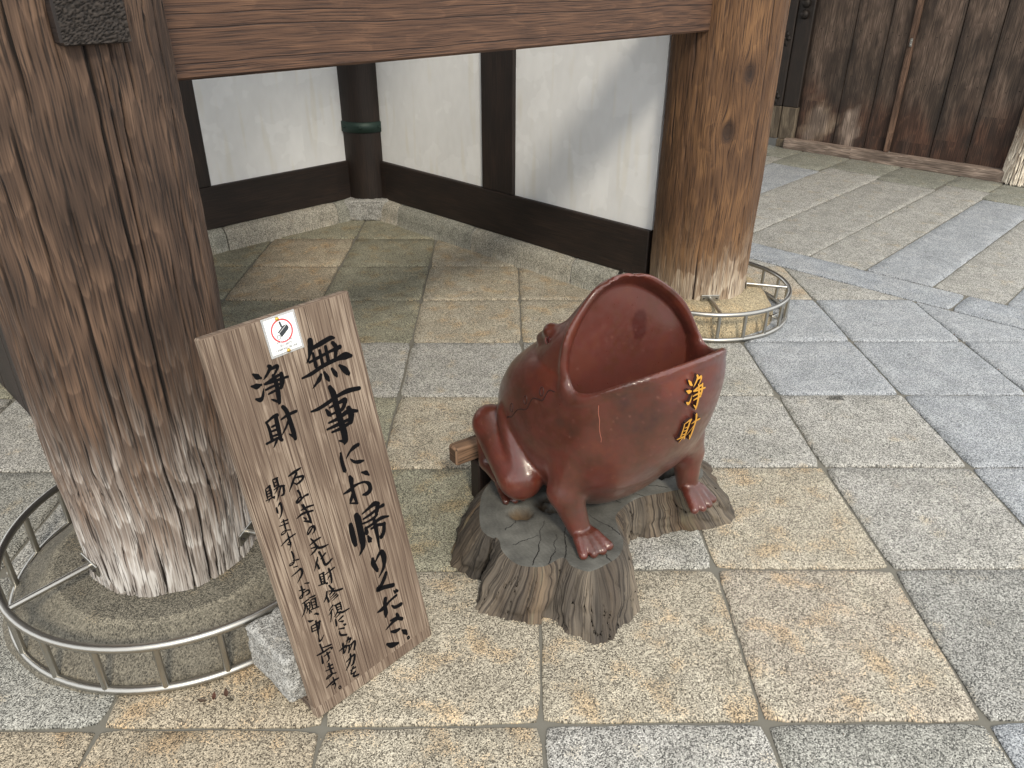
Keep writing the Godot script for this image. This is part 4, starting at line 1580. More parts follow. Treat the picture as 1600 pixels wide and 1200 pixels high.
	writing(board, "211.9,155.9,4.2 228.2,156.9,9.3 250.3,163.8,5.2 270.9,167.0,6.1 / 239.6,176.2,9.3 234.5,162.3,8.5 231.8,141.2,10.3 228.4,131.9,4.3 / 251.7,149.6,2.6 260.0,139.7,7.9 276.8,137.5,8.8 / 267.0,182.7,2.6 270.2,176.2,6.9 / 273.5,182.2,2.6 276.6,175.7,6.1")
	writing(board, "238.6,114.5,4.3 256.0,110.1,7.9 269.6,99.3,8.0 / 258.9,120.7,6.2 259.2,109.9,9.7 242.7,107.1,7.0 220.3,99.9,1.7 / 232.2,86.9,4.4 243.5,80.1,8.8 255.5,78.4,6.2")
	writing(board, "213.8,62.2,6.1 225.2,51.6,12.4 242.2,45.5,6.3 / 262.6,70.5,3.6 268.6,61.7,10.9 272.7,51.8,4.6")
	writing(board, "274.9,44.3,2.7 276.9,39.4,2.8 272.9,37.3,2.7 271.3,42.3,2.7 274.9,44.3,2.7")
	writing(board, "82.8,805.8,4.1 89.4,798.3,10.2 96.1,793.0,3.6 / 72.5,784.0,3.0 82.4,780.3,10.2 92.7,779.9,3.6 / 74.2,755.7,4.2 82.5,751.4,8.5 89.2,756.6,5.5 95.2,770.3,1.2 / 118.7,810.7,6.1 121.5,806.8,7.3 111.2,796.1,4.9 100.6,787.9,1.2 / 117.7,802.4,3.7 135.3,804.8,7.4 136.0,800.2,5.0 124.3,789.1,2.5 / 100.7,778.4,3.6 124.3,784.1,5.6 142.1,786.4,4.4 / 140.7,786.9,6.9 138.5,771.6,9.4 132.3,759.2,6.3 / 101.5,777.2,2.4 128.3,776.8,5.0 153.0,775.7,4.5 / 99.1,766.5,3.0 116.4,768.1,4.3 136.3,767.2,4.4 / 102.0,756.1,2.5 116.4,757.9,4.3 133.9,759.2,4.4 / 122.2,789.2,5.5 124.1,771.1,8.1 122.2,748.4,8.8 119.3,731.7,6.9 116.7,728.3,1.3 / 105.2,743.2,1.9 111.9,738.2,4.4 118.6,732.6,5.6")
	writing(board, "80.5,702.3,3.7 82.6,687.2,5.6 82.1,663.4,6.3 / 84.3,702.8,3.7 98.0,707.6,5.6 106.7,707.6,7.5 / 103.6,707.7,7.5 102.0,685.0,8.2 100.7,659.9,7.0 / 89.3,688.8,3.1 101.9,689.6,3.8 / 87.1,679.9,3.1 101.3,679.3,3.8 / 85.8,669.3,3.1 100.1,668.3,3.8 / 68.7,659.6,3.7 80.6,660.4,5.0 94.1,661.8,4.4 / 91.6,657.8,4.4 80.8,645.8,1.3 / 95.8,661.1,4.4 102.0,653.9,6.4 / 113.0,695.5,2.5 129.9,699.1,5.8 149.2,699.5,5.9 / 124.0,719.5,7.0 128.5,710.2,8.3 130.7,691.2,8.4 131.4,663.6,9.1 131.3,645.2,7.2 129.8,643.4,2.6 / 121.1,659.4,1.9 130.6,648.0,5.9 / 128.1,687.8,3.9 118.0,675.3,3.2 104.9,663.3,1.3")
	writing(board, "94.3,573.3,2.4 108.0,576.3,5.7 125.2,578.7,1.9 / 112.5,571.9,3.8 102.1,560.5,4.8 85.6,540.7,0.9 / 105.8,563.7,2.4 124.1,559.1,5.3 119.6,552.1,4.4 105.3,548.0,2.4 / 99.5,556.0,1.9 106.6,548.1,2.4")
	writing(board, "104.7,534.0,3.4 107.0,526.0,4.8 107.0,515.5,3.4 / 104.9,518.9,1.9 95.1,512.2,3.4 98.4,509.0,3.4 114.6,515.3,2.9 123.8,515.4,3.9")
	writing(board, "104.1,500.1,2.0 107.8,488.3,3.4 / 99.2,489.2,2.0 114.1,489.3,3.5 129.2,486.8,2.5 / 85.2,476.6,1.5 101.7,480.2,3.9 124.6,475.5,3.0 / 107.4,499.1,2.4 111.6,476.9,3.5 / 111.6,476.9,3.5 113.2,461.9,5.0 113.2,451.9,3.0 / 98.6,463.0,2.0 107.2,458.0,3.5 113.7,452.1,2.5 / 100.2,471.1,2.0 104.1,465.3,3.5")
	writing(board, "114.1,440.0,2.5 105.2,433.3,3.0 98.8,429.6,2.5 100.4,436.6,2.0 108.8,442.8,2.5 116.8,440.9,3.5 117.2,432.3,3.5 108.4,425.1,1.0")
	writing(board, "102.4,417.1,2.0 107.3,407.1,4.1 / 96.1,404.1,1.5 109.4,407.6,3.6 124.1,408.5,2.6 / 106.7,406.7,2.5 111.8,390.5,5.1 122.6,384.9,5.2 137.4,383.6,1.6 / 97.3,395.7,2.0 112.4,392.6,3.1 / 111.8,390.5,3.6 100.2,384.8,3.1 90.7,381.7,0.8")
	writing(board, "105.3,368.5,2.1 99.8,358.1,3.6 89.6,342.4,1.0 / 100.5,354.0,2.6 101.3,342.4,4.7 / 111.9,378.2,3.6 115.2,364.0,4.7 117.0,344.4,5.2 124.0,342.1,5.3 136.9,347.1,2.7 / 111.8,361.0,2.1 125.1,367.8,3.1")
	writing(board, "98.0,328.6,2.0 97.7,318.0,3.3 97.7,303.6,2.7 / 99.7,327.9,2.0 108.9,326.6,3.4 / 107.8,327.0,3.4 105.0,302.3,3.4 / 100.2,320.9,1.7 107.6,319.7,1.7 / 99.4,315.0,1.7 106.8,313.8,1.7 / 98.6,309.1,1.7 106.0,307.8,1.7 / 89.7,304.9,2.0 110.8,299.8,2.0 / 102.0,305.1,2.0 110.2,297.6,2.7 / 111.4,320.7,1.7 136.4,324.5,2.7 / 122.7,329.3,3.4 123.6,312.1,4.8 120.3,294.1,2.7 / 122.9,314.2,2.7 112.7,306.4,1.0")
	writing(board, "103.8,280.4,2.7 99.8,269.9,3.4 90.5,260.5,1.4 / 100.6,269.4,2.7 101.8,254.6,4.1 / 112.6,291.3,2.7 118.2,275.8,4.1 / 108.4,279.3,1.7 124.5,270.0,3.5 140.6,265.4,4.2 / 121.7,277.6,2.8 111.5,270.8,2.8 107.2,269.6,1.0 / 120.8,266.4,2.8 107.3,262.0,1.0 / 124.0,261.4,2.8 108.2,257.2,1.0 / 126.6,256.6,2.8 111.0,252.1,1.0")
	writing(board, "107.8,241.0,2.8 97.0,234.7,1.4 / 104.3,232.7,2.8 92.9,224.1,1.4 / 101.0,228.2,2.8 92.7,206.4,1.7 / 111.2,238.2,2.1 127.5,236.5,2.8 / 114.5,235.5,2.8 115.6,222.1,2.8 / 114.6,236.0,2.1 125.8,234.2,2.8 125.6,219.7,2.8 / 115.6,230.1,1.8 125.6,227.7,1.8 / 115.2,224.4,1.8 125.6,221.8,1.8 / 116.6,222.2,2.8 108.5,215.0,2.1 103.8,212.5,1.1 / 111.0,217.8,1.8 122.4,214.4,2.8 107.2,208.2,1.4 / 113.0,218.8,2.1 126.0,211.5,3.6 143.7,210.2,2.2")
	writing(board, "104.9,205.0,2.1 104.3,196.1,3.5 102.9,189.0,2.8 / 124.1,201.6,3.2 113.9,199.2,2.5 110.1,197.3,1.1 / 111.9,194.4,1.4 121.3,189.6,3.6")
	writing(board, "120.2,182.3,1.4 122.7,177.9,2.9 / 123.9,181.9,1.4 125.8,177.9,2.2 / 105.6,178.4,1.8 119.0,172.2,3.2 / 105.5,172.4,1.8 107.0,161.2,3.6 120.3,153.0,3.3")
	writing(board, "93.4,126.2,2.2 111.3,128.9,4.0 / 105.8,138.2,4.0 101.7,114.6,3.6 / 116.0,138.1,2.2 127.8,138.3,3.7 121.5,130.9,2.6 / 122.5,144.0,3.3 114.0,131.2,1.5 / 106.9,125.8,1.8 118.7,123.5,2.9 113.4,107.5,2.9 / 114.1,126.7,2.6 104.5,113.7,1.5 / 120.9,123.0,2.2 136.0,124.5,4.1 128.4,106.4,3.7 / 129.4,124.8,3.0 117.9,111.3,1.5")
	writing(board, "101.9,89.2,2.2 125.3,93.5,4.9 117.7,75.5,5.2 110.9,72.3,1.9 / 116.2,100.6,4.4 111.1,85.4,4.1 95.2,69.5,1.5")
	writing(board, "105.8,61.9,1.9 119.7,61.7,3.0 / 114.1,66.5,3.0 104.4,53.4,2.6 115.2,50.8,2.6 / 116.2,51.9,3.0 108.5,43.3,3.4 121.7,39.0,3.4")
	writing(board, "38.0,568.6,1.8 37.5,558.1,2.7 36.4,548.6,1.8 / 39.4,570.1,1.8 48.9,572.2,3.2 / 48.1,572.5,3.2 48.0,559.6,3.6 46.7,547.9,2.3 / 39.0,563.0,1.8 47.3,564.0,1.8 / 38.0,557.4,1.8 46.8,558.0,1.8 / 37.3,551.5,1.8 46.3,551.9,1.8 / 31.9,545.7,1.4 51.8,546.1,2.3 / 40.9,545.7,2.3 36.1,540.4,0.9 / 46.7,547.9,2.3 50.6,543.7,2.8 / 58.1,580.4,1.8 58.3,566.2,2.8 / 58.7,582.2,1.8 68.8,581.3,3.2 / 67.4,581.1,3.7 67.0,565.0,2.8 / 58.7,574.1,1.6 68.0,574.1,1.6 / 58.1,567.0,1.8 68.1,566.4,2.1 / 54.9,560.3,1.4 68.0,562.2,2.8 77.7,558.2,3.7 / 76.9,557.9,3.3 72.9,542.9,4.2 65.7,541.0,1.4 / 62.9,559.1,2.3 53.8,551.2,0.9 / 69.6,558.5,2.8 63.1,547.7,2.3 53.7,533.8,0.7")
	writing(board, "49.4,521.0,2.3 48.6,511.8,3.3 49.5,507.3,1.2 / 53.5,521.9,1.2 59.7,527.2,3.3 59.5,513.1,3.8 54.7,501.8,2.3 47.6,494.9,0.7")
	writing(board, "49.9,485.9,1.4 64.8,484.5,2.6 / 43.5,479.6,1.4 63.4,476.9,2.4 / 55.6,488.7,2.4 55.1,473.9,2.9 53.8,461.8,1.9 43.2,458.9,2.1 44.4,462.9,1.4 53.4,464.3,1.7 64.2,460.1,1.9")
	writing(board, "34.6,436.5,1.2 52.9,443.5,2.9 71.8,446.2,2.2 / 55.6,460.1,1.0 55.8,445.4,2.9 55.1,430.5,2.7 49.4,432.0,1.7 52.9,435.8,1.4 56.8,431.7,2.4 49.8,417.6,0.7")
	writing(board, "50.3,391.6,1.5 62.7,387.8,2.5 / 53.0,412.7,2.7 53.9,401.5,3.2 51.0,386.3,2.2 41.0,384.5,2.2 42.1,388.2,1.5 50.4,388.2,1.7")
	writing(board, "47.5,376.9,1.5 55.4,374.7,2.2")
	writing(board, "37.4,359.7,1.3 51.5,362.8,2.5 61.3,364.8,3.8 61.0,352.5,3.8 45.1,338.3,1.0")
	writing(board, "44.0,319.5,1.6 56.6,314.9,2.6 / 50.6,325.9,2.9 50.5,313.3,3.2 46.3,301.0,2.6 39.8,303.2,1.9 50.7,308.5,1.9 63.4,309.4,2.6 64.0,301.8,3.0 55.4,300.4,1.6 / 60.6,328.3,1.6 69.4,324.2,2.6")
	writing(board, "43.3,287.0,2.0 58.2,288.5,2.6 / 47.6,286.6,2.6 44.2,271.1,2.9 33.5,258.1,1.0 / 50.0,280.2,2.0 50.0,267.4,2.6 / 50.4,281.3,1.6 58.2,280.2,2.3 55.9,268.1,2.3 / 50.0,274.8,1.3 56.3,273.7,1.3 / 49.6,268.0,1.6 55.4,267.5,1.7 / 53.1,267.3,2.3 51.9,255.8,2.0 / 48.7,265.0,1.6 44.3,260.8,1.0 / 54.7,261.8,1.3 56.2,256.3,2.0 / 61.0,290.6,2.0 73.9,288.3,3.0 / 62.3,283.4,2.0 61.3,262.8,2.3 / 63.9,284.3,1.7 73.9,281.9,3.0 / 73.0,281.8,3.0 71.5,260.8,3.0 / 62.3,276.9,1.3 73.0,274.4,1.7 / 62.0,270.4,1.3 72.2,267.4,1.7 / 57.3,262.1,1.7 75.3,258.4,2.4")
	writing(board, "61.2,247.3,1.7 65.9,246.1,3.4 69.8,241.7,3.0 / 42.9,242.3,1.3 47.4,237.4,3.7 54.5,235.4,2.0")
	writing(board, "46.0,224.0,2.0 45.4,211.3,2.7 / 46.1,224.5,2.0 68.9,223.3,3.4 / 67.5,224.2,3.7 62.1,208.0,2.7 / 46.0,217.5,1.7 64.2,215.2,1.7 / 45.4,211.3,2.0 61.8,208.2,2.0 / 59.9,230.2,3.0 58.4,209.8,4.4 56.4,190.7,1.4")
	writing(board, "55.7,191.8,1.4 54.8,179.8,3.4 59.2,179.5,2.8 68.6,187.1,1.0")
	writing(board, "53.6,171.6,2.8 55.2,151.4,3.1 / 57.7,159.8,2.1 77.5,154.2,3.2 / 39.7,150.8,2.1 56.1,148.8,4.2 76.0,149.2,1.8 / 49.4,142.7,2.4 47.5,125.1,3.8 / 54.6,138.3,1.7 70.3,138.9,2.8 / 63.4,142.3,3.2 64.4,125.4,2.8 56.8,119.8,1.1 / 74.4,148.3,1.4 76.4,143.8,2.5 / 77.4,148.2,1.4 79.3,144.5,1.8")
	writing(board, "54.9,108.9,1.8 67.4,106.1,3.2 / 48.3,102.1,1.8 66.7,97.0,2.9 / 60.1,114.1,3.2 60.1,92.5,3.6 60.2,83.8,2.5 45.5,81.4,2.5 48.8,85.9,1.8 59.0,85.3,2.1 70.3,81.3,2.5")
	writing(board, "39.2,61.9,1.8 58.4,66.0,4.0 72.2,64.6,2.6 / 60.3,75.0,2.2 59.9,59.7,3.3 52.5,59.6,1.8 58.2,59.6,1.8 61.8,54.8,2.5 56.6,46.1,1.1")
	writing(board, "70.3,44.3,1.8 72.1,38.7,1.8 68.2,37.0,1.8 66.7,42.4,1.8 70.3,44.3,1.8")
	# the foot plank that lies flat behind the board and carries the granite block
	var fp := MeshInstance3D.new()
	fp.name = "foot_plank"
	fp.mesh = box_mesh(Vector3(0.30, 0.016, 0.19), 0.004, 0, Vector2(0.5, 1.6), Vector2(0.4, 0.2), Color(0.62, 0.60, 0.58))
	fp.material_override = M.plank
	var flat := Basis(xb, Vector3.UP, xb.cross(Vector3.UP))
	fp.transform = xf.affine_inverse() * Transform3D(flat, xf.origin + xb * 0.152 + Vector3(0, 0.0085, 0) - flat.z * 0.125)
	t.add_child(fp, true)
	# the pinned notice
	var c := thing("notice_card", "small white security camera notice with red ring pinned to the board top", "notice")
	c.transform = xf * Transform3D(Basis(Vector3.BACK, deg_to_rad(0.8)), Vector3(0.1668, 0.8635, 0.0016))
	put("laminate", box_mesh(Vector3(0.0775, 0.083, 0.0010), 0.0003), M.film, c)
	var card := put("card", box_mesh(Vector3(0.068, 0.073, 0.0016), 0.0003), M.card, c)
	var ring := begin()
	for i in 60:
		var a0 := deg_to_rad(-64.0 + 308.0 * i / 60.0)
		var a1 := deg_to_rad(-64.0 + 308.0 * (i + 1) / 60.0)
		var q := []
		for e in [[a0, 0.0213], [a0, 0.0247], [a1, 0.0247], [a1, 0.0213]]:
			q.append(Vector3(cos(e[0] + 0.0) * e[1] + 0.0, sin(e[0]) * e[1] + 0.0075, 0.00105))
		quad(ring, q[0], q[1], q[2], q[3], Vector3.BACK)
	for i in 14:      # the low stretch of the ring under the small lettering
		var a0 := deg_to_rad(-112.0 + 48.0 * i / 14.0)
		var a1 := deg_to_rad(-112.0 + 48.0 * (i + 1) / 14.0)
		var q := []
		for e in [[a0, 0.0222], [a0, 0.0247], [a1, 0.0247], [a1, 0.0222]]:
			q.append(Vector3(cos(e[0]) * e[1], sin(e[0]) * e[1] + 0.0075, 0.00115))
		quad(ring, q[0], q[1], q[2], q[3], Vector3.BACK)
	put("red_ring", done(ring, false), M.red_print, card)
	var pic := put("camera_picture", flat_poly(PackedVector2Array([Vector2(-0.0075, 0.0035), Vector2(0.0135, 0.0165), Vector2(0.0165, 0.010), Vector2(0.0145, 0.0065), Vector2(-0.0045, -0.0055)]), 0.0012), M.dark_print, card)
	put("camera_top", flat_poly(PackedVector2Array([Vector2(-0.0085, 0.0042), Vector2(-0.0105, 0.0062), Vector2(0.0055, 0.0168), Vector2(0.0128, 0.0173)]), 0.00125), M.dark_print, pic)
	put("camera_arm", flat_poly(PackedVector2Array([Vector2(-0.0005, 0.0140), Vector2(0.0035, 0.0150), Vector2(0.0015, 0.0270), Vector2(-0.0025, 0.0262)]), 0.0013), M.dark_print, pic)
	var lens := begin()
	for i in 20:
		var a0 := TAU * i / 20
		var a1 := TAU * (i + 1) / 20
		quad(lens, Vector3(cos(a0) * 0.0030 - 0.0105, sin(a0) * 0.0040 - 0.0032, 0.0014), Vector3(cos(a0) * 0.0040 - 0.0105, sin(a0) * 0.0050 - 0.0032, 0.0014), Vector3(cos(a1) * 0.0040 - 0.0105, sin(a1) * 0.0050 - 0.0032, 0.0014), Vector3(cos(a1) * 0.0030 - 0.0105, sin(a1) * 0.0040 - 0.0032, 0.0014), Vector3.BACK)
	put("lens", done(lens, false), M.dark_print, pic)
	for e in [["SECURITY", -0.0215, 0.0066], ["CAMERAS IN USE", -0.0293, 0.0066]]:
		var o := put("lettering", text_mesh(e[0], e[2]), M.dark_print, card)
		o.position = Vector3(0.0, e[1], 0.0012)
	# the line of small Japanese characters, each a few pen strokes
	var small := begin()
	var place := func(x: float, y: float, lift: float) -> Vector3:
		return Vector3(x * 0.001, y * 0.001, lift)
	var glyphs := ["0,3,.5 0,0,.5 / 0,3,.5 1.2,2.6,.5 0.1,1.6,.5 1.2,1,.4 / 1.6,2.4,.5 3.2,2.4,.5 / 2.2,3,.5 1.8,0,.5", "0,2.6,.5 0.6,0.2,.5 / 1.6,3,.5 1.5,0.6,.5 3,0.4,.5 / 1,1.6,.5 3,1.8,.5", "0,2.2,.5 2.6,2.2,.5 2.4,0.2,.5 / 1.2,3.1,.5 0.2,0,.5", "0.8,3,.5 2.2,2,.5 0.4,0,.5 / 0.2,1.8,.5 2.8,0.6,.5", "0.4,2.6,.5 2.4,2.6,.5 / 0,1.6,.5 2.8,1.6,.5 1.4,0,.5", "0.8,3,.5 0,1.2,.5 / 0.6,2,.5 0.6,0,.5 / 1.6,3,.5 1.6,0,.5 / 1.6,2,.5 2.8,2,.5 / 1.6,1,.5 2.8,1,.5", "0,2.4,.5 2.2,2.4,.5 / 1.1,3,.5 1.1,0.2,.5 / 0,1.2,.5 2.2,1.2,.5 / 2.4,2.2,.5 3.2,2,.5 2.9,0,.5", "0.2,2.2,.5 2.8,2.2,.5 2.6,0.8,.5 0.3,0.8,.5 0.2,2.2,.5 / 1.5,3.1,.5 1.5,0,.5"]
	for i in glyphs.size():
		for fine: Array in strokes(glyphs[i]):
			for q in fine.size():
				fine[q] += Vector3(-17.5 + 4.4 * i, -15.6, 0)
			ribbon(small, fine, place, 0.00125, Vector3.BACK)
	put("small_lettering", done(small, false), M.dark_print, card)
	for p in [Vector3(-0.004, 0.0335, 0.002), Vector3(0.002, -0.0355, 0.002)]:
		var pin := SphereMesh.new()
		pin.radius = 0.0042
		pin.height = 0.0060
		pin.radial_segments = 14
		pin.rings = 8
		var o := put("brass_pin", pin, M.brass, c)
		o.position = p
		o.rotation.x = PI * 0.5


# a rough split stone block
func rough_block(size: Vector3, seed_: int) -> ArrayMesh:
	var nz := noise(seed_, 1.0, FastNoiseLite.TYPE_SIMPLEX_SMOOTH, 3)
	var got := net(func(p: Vector3) -> float:
		var q := (p - Vector3(0, size.y * 0.5, 0)).abs() - size * 0.5 + Vector3.ONE * 0.012
		var d := Vector3(maxf(q.x, 0), maxf(q.y, 0), maxf(q.z, 0)).length() + minf(maxf(q.x, maxf(q.y, q.z)), 0.0) - 0.012
		return d + nz.get_noise_3dv(p * 22.0) * 0.007, -size * Vector3(0.5, 0, 0.5) - Vector3.ONE * 0.03, size * Vector3(0.5, 1, 0.5) + Vector3.ONE * 0.03, 0.006)
	var pos: PackedVector3Array = got[0]
	var idx: PackedInt32Array = got[1]
	var st := begin()
	for i in range(0, idx.size(), 3):
		var a := pos[idx[i]]
		var n := (pos[idx[i + 2]] - a).cross(pos[idx[i + 1]] - a).abs()
		for k in 3:
			var p := pos[idx[i + k]]
			var t := Vector2(p.x, p.z) if n.y > n.x and n.y > n.z else Vector2(p.x + p.z * 0.2, p.y) if n.z > n.x else Vector2(p.z + 0.3, p.y)
			vert(st, p, t + Vector2(0.4, 0.4), Color(0.92, 0.94, 0.97), 0)
	return done(st)


func gate() -> void:
	var pl := Vector3(-0.905, 0, -1.685)
	var pr := Vector3(0.966, 0, -3.555)
	# round base stones
	var o := put("base_stone", lathe(PackedVector2Array([Vector2(0.446, -0.012), Vector2(0.438, 0.010), Vector2(0.412, 0.026), Vector2(0.372, 0.048), Vector2(0.340, 0.072), Vector2(0.318, 0.090), Vector2(0.300, 0.0945), Vector2(0.20, 0.092), Vector2(0.02, 0.092)]), 128, 0.006, 31, lin(172, 167, 155), 1.0, PackedFloat32Array([0.9, 1.0, 1.0, 0.95, 1.1, 1.35, 0.95, 0.9])), M.granite_block)  # per-ring shades paint a highlight along the top edge into the vertex colour
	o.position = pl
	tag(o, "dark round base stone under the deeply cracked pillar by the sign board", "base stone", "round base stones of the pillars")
	o = put("base_stone", lathe(PackedVector2Array([Vector2(0.385, -0.012), Vector2(0.378, 0.02), Vector2(0.362, 0.055), Vector2(0.335, 0.092), Vector2(0.312, 0.118), Vector2(0.290, 0.128), Vector2(0.20, 0.130), Vector2(0.02, 0.130)]), 96, 0.007, 33, Color(0.94, 0.86, 0.70), 1.0), M.warm_block)
	o.position = pr
	tag(o, "yellowish round base stone under the brown knotted pillar behind the frog", "base stone", "round base stones of the pillars")
	# pillars
	o = put("gate_pillar", pillar("pillar", func(y: float) -> float: return 0.221 + 0.008 * smoothstep(0.0, 0.6, y), 0.088, 4.0, 1.7, 420, 420, 0.020, 0.005), M.pillar)
	o.position = pl
	tag(o, "thick grey-brown timber pillar with deep vertical cracks, pale at its foot", "pillar", "round timber pillars of the gate")
	o = put("gate_pillar", pillar("pillar_b", func(y: float) -> float: return 0.231, 0.124, 4.0, 1.7, 320, 300, 0.014, 0.005), M.pillar_b)
	o.position = pr
	tag(o, "warm brown timber pillar with two dark knots behind the frog", "pillar", "round timber pillars of the gate")
	ring_rail("guard_rail", "steel ring rail with short posts around the cracked pillar beside the sign board", Vector3(-0.868, 0, -1.703), 0.461, 0.148, 62.3 - 17.143 * 3, 17.143, [132.5, 14.0, 250.0], pl, 0.220)
	ring_rail("guard_rail", "steel ring rail around the knotted pillar behind the frog's mouth", Vector3(0.995, 0, -3.545), 0.408, 0.137, 92.5, 17.143, [91.5, 10.0, 250.0], pr, 0.231)
	var steel_clamp := thing("rail_clamp", "small steel clamp with a wing bolt joining the far ring rail", "clamp", Vector3(0.995 + 0.408 * cos(deg_to_rad(50)), 0.085, -3.545 + 0.408 * sin(deg_to_rad(50))), deg_to_rad(-50))
	put("bolt", tube_mesh(PackedVector3Array([Vector3(-0.035, 0, 0), Vector3(0.03, 0, 0)]), 0.006, 8), M.steel, steel_clamp)
	put("plate", box_mesh(Vector3(0.012, 0.03, 0.05), 0.002), M.steel, steel_clamp)
	put("wing", tube_mesh(PackedVector3Array([Vector3(-0.033, -0.016, 0), Vector3(-0.038, 0.018, 0)]), 0.005, 8), M.steel, steel_clamp)
	# tie beam between the two front pillars and the cut end of the one that crosses it
	var st := begin()
	box(st, Transform3D(), Vector3(2.62, 0.32, 0.09), 0.007, 0, Vector2(0.4, 2.7), Vector2(0.1, 0.0))
	o = put("tie_beam", done(st), M.beam)
	o.transform = frame_u((pl + pr) * 0.5 + Vector3(-0.008, 1.272 + 0.16, 0.006))
	tag(o, "long reddish-brown horizontal tie beam between the two front pillars", "beam")
	var nose := thing("beam_end", "blackened cut end of a crossing beam jutting from the cracked pillar", "beam end")
	nose.transform = frame_u(uv(0.560, 1.66, 1.372 + 0.11))
	put("beam", box_mesh(Vector3(0.122, 0.22, 0.16), 0.006, 2, Vector2(0.4, 2.0), Vector2(0.1, 0.3)), M.dark, nose)
	var grain := begin()      # its end grain: growth rings and drying checks
	var cells := noise(77, 1.0, FastNoiseLite.TYPE_CELLULAR)
	cells.cellular_return_type = FastNoiseLite.RETURN_DISTANCE2_SUB
	var wavy := noise(78, 1.0, FastNoiseLite.TYPE_SIMPLEX_SMOOTH, 3)
	var relief := func(x: float, y: float) -> Array:
		var d := Vector2(x + 0.09, y + 0.16).length() + wavy.get_noise_2d(x * 20.0, y * 20.0) * 0.004
		var e: float = smoothstep(-0.95, -0.75, cells.get_noise_2d(d * 120.0, atan2(y + 0.16, x + 0.09) * 20.0))
		var v := 0.8 + 0.35 * sin(d * 700.0) + 0.5 * wavy.get_noise_2d(x * 60.0, y * 60.0)
		return [0.081 + 0.004 * e + wavy.get_noise_2d(x * 30.0, y * 30.0) * 0.002, Color.WHITE * lerpf(0.35, v, e)]
	for i in 40:
		for j in 60:
			var q := []
			for k in [[0, 0], [1, 0], [1, 1], [0, 1]]:
				var x: float = -0.058 + 0.116 * (i + k[0]) / 40.0
				var y: float = -0.107 + 0.107 * (j + k[1]) / 60.0
				var e: Array = relief.call(x, y)
				q.append([Vector3(x, y, e[0]), e[1]])
			tri(grain, q[0][0], q[1][0], q[2][0], Vector3.BACK, Vector2.ZERO, Vector2.ZERO, Vector2.ZERO, q[0][1], q[1][1], q[2][1], 0)
			tri(grain, q[0][0], q[2][0], q[3][0], Vector3.BACK, Vector2.ZERO, Vector2.ZERO, Vector2.ZERO, q[0][1], q[2][1], q[3][1], 0)
	put("end_grain", done(grain), mat("end_grain", "", 0, 0.8, c8(52, 45, 40)), nose)
	# walls of the bay
	wall("white plaster wall with dark dado along the back of the gate bay, facing the visitor", frame_u(uv(0.62, 4.325)), 2.46, 1.9, [[1.29, 0.13]], [0.75, 0.62, 0.78, 0.31], 0.06)
	wall("white plaster wall with a dark middle post, running from corner to knotted pillar", frame_v(uv(3.055, 4.32)), 2.28, 1.9, [[1.235, 0.245]], [0.36, 0.70, 0.78, 0.44], 0.06)
	var sw := thing("side_wall", "dark board wall mostly hidden behind the deeply cracked pillar", "wall")
	sw.transform = frame_v(uv(0.52, 4.32))
	for i in 9:
		var pb := put("board", box_mesh(Vector3(0.246, 1.85, 0.04), 0.004, 1, Vector2(0.4, 2.0), Vector2(0.13 * i, 0.1)), M.dark, sw)
		pb.position = Vector3(0.125 + 0.25 * i, 0.926, -0.02)
	# corner pillar with a bronze band
	var cp := thing("gate_pillar", "dark corner pillar with a green bronze band where the white walls meet", "pillar", Vector3(-0.886, 0, -5.215), 0.0, "round timber pillars of the gate")
	var prof := PackedVector2Array([Vector2(0.148, 0.138), Vector2(0.149, 0.6), Vector2(0.150, 1.2), Vector2(0.150, 4.0)])
	st = begin()
	for i in prof.size() - 1:
		for k in 48:
			var a0 := TAU * k / 48
			var a1 := TAU * (k + 1) / 48
			var p := prof[i]
			var q := prof[i + 1]
			quad(st, Vector3(cos(a0) * p.x, p.y, sin(a0) * p.x), Vector3(cos(a1) * p.x, p.y, sin(a1) * p.x), Vector3(cos(a1) * q.x, q.y, sin(a1) * q.x), Vector3(cos(a0) * q.x, q.y, sin(a0) * q.x), Vector3(cos(a0), 0, sin(a0)), Vector2(k / 20.0, -p.y * 0.5), Vector2((k + 1) / 20.0, -p.y * 0.5), Vector2((k + 1) / 20.0, -q.y * 0.5), Vector2(k / 20.0, -q.y * 0.5), Color(1.15, 1.08, 1.05), 0)
	put("shaft", done(st), M.dark, cp)
	var band := put("bronze_band", lathe(PackedVector2Array([Vector2(0.150, 0.560), Vector2(0.158, 0.562), Vector2(0.158, 0.624), Vector2(0.150, 0.626)]), 48, 0.0, 1), M.bronze, cp)
	for deg in [45.0, 90.0, 135.0]:
		var stud := SphereMesh.new()
		stud.radius = 0.012
		stud.height = 0.018
		var s := put("stud", stud, M.bronze, band)
		s.position = Vector3(cos(deg_to_rad(deg)) * 0.158, 0.593, sin(deg_to_rad(deg)) * 0.158)
	o = put("base_stone", rough_block(Vector3(0.30, 0.14, 0.30), 61), M.granite_block)
	o.position = Vector3(-0.885, -0.002, -5.19)
	tag(o, "small grey stone block under the dark corner pillar", "base stone")
	o = put("iron_hook", tube_mesh(smooth_path(PackedVector3Array([Vector3(0, 0.0, 0.02), Vector3(0, 0.055, 0.022), Vector3(0, 0.085, 0.004), Vector3(0, 0.075, -0.020), Vector3(0, 0.035, -0.026)]), 6), 0.008, 8), M.iron)
	o.position = uv(3.085, 2.30, 0.105)
	o.rotation.y = deg_to_rad(20)
	tag(o, "bent iron hook on the sill stone above the frog's mouth", "hook")


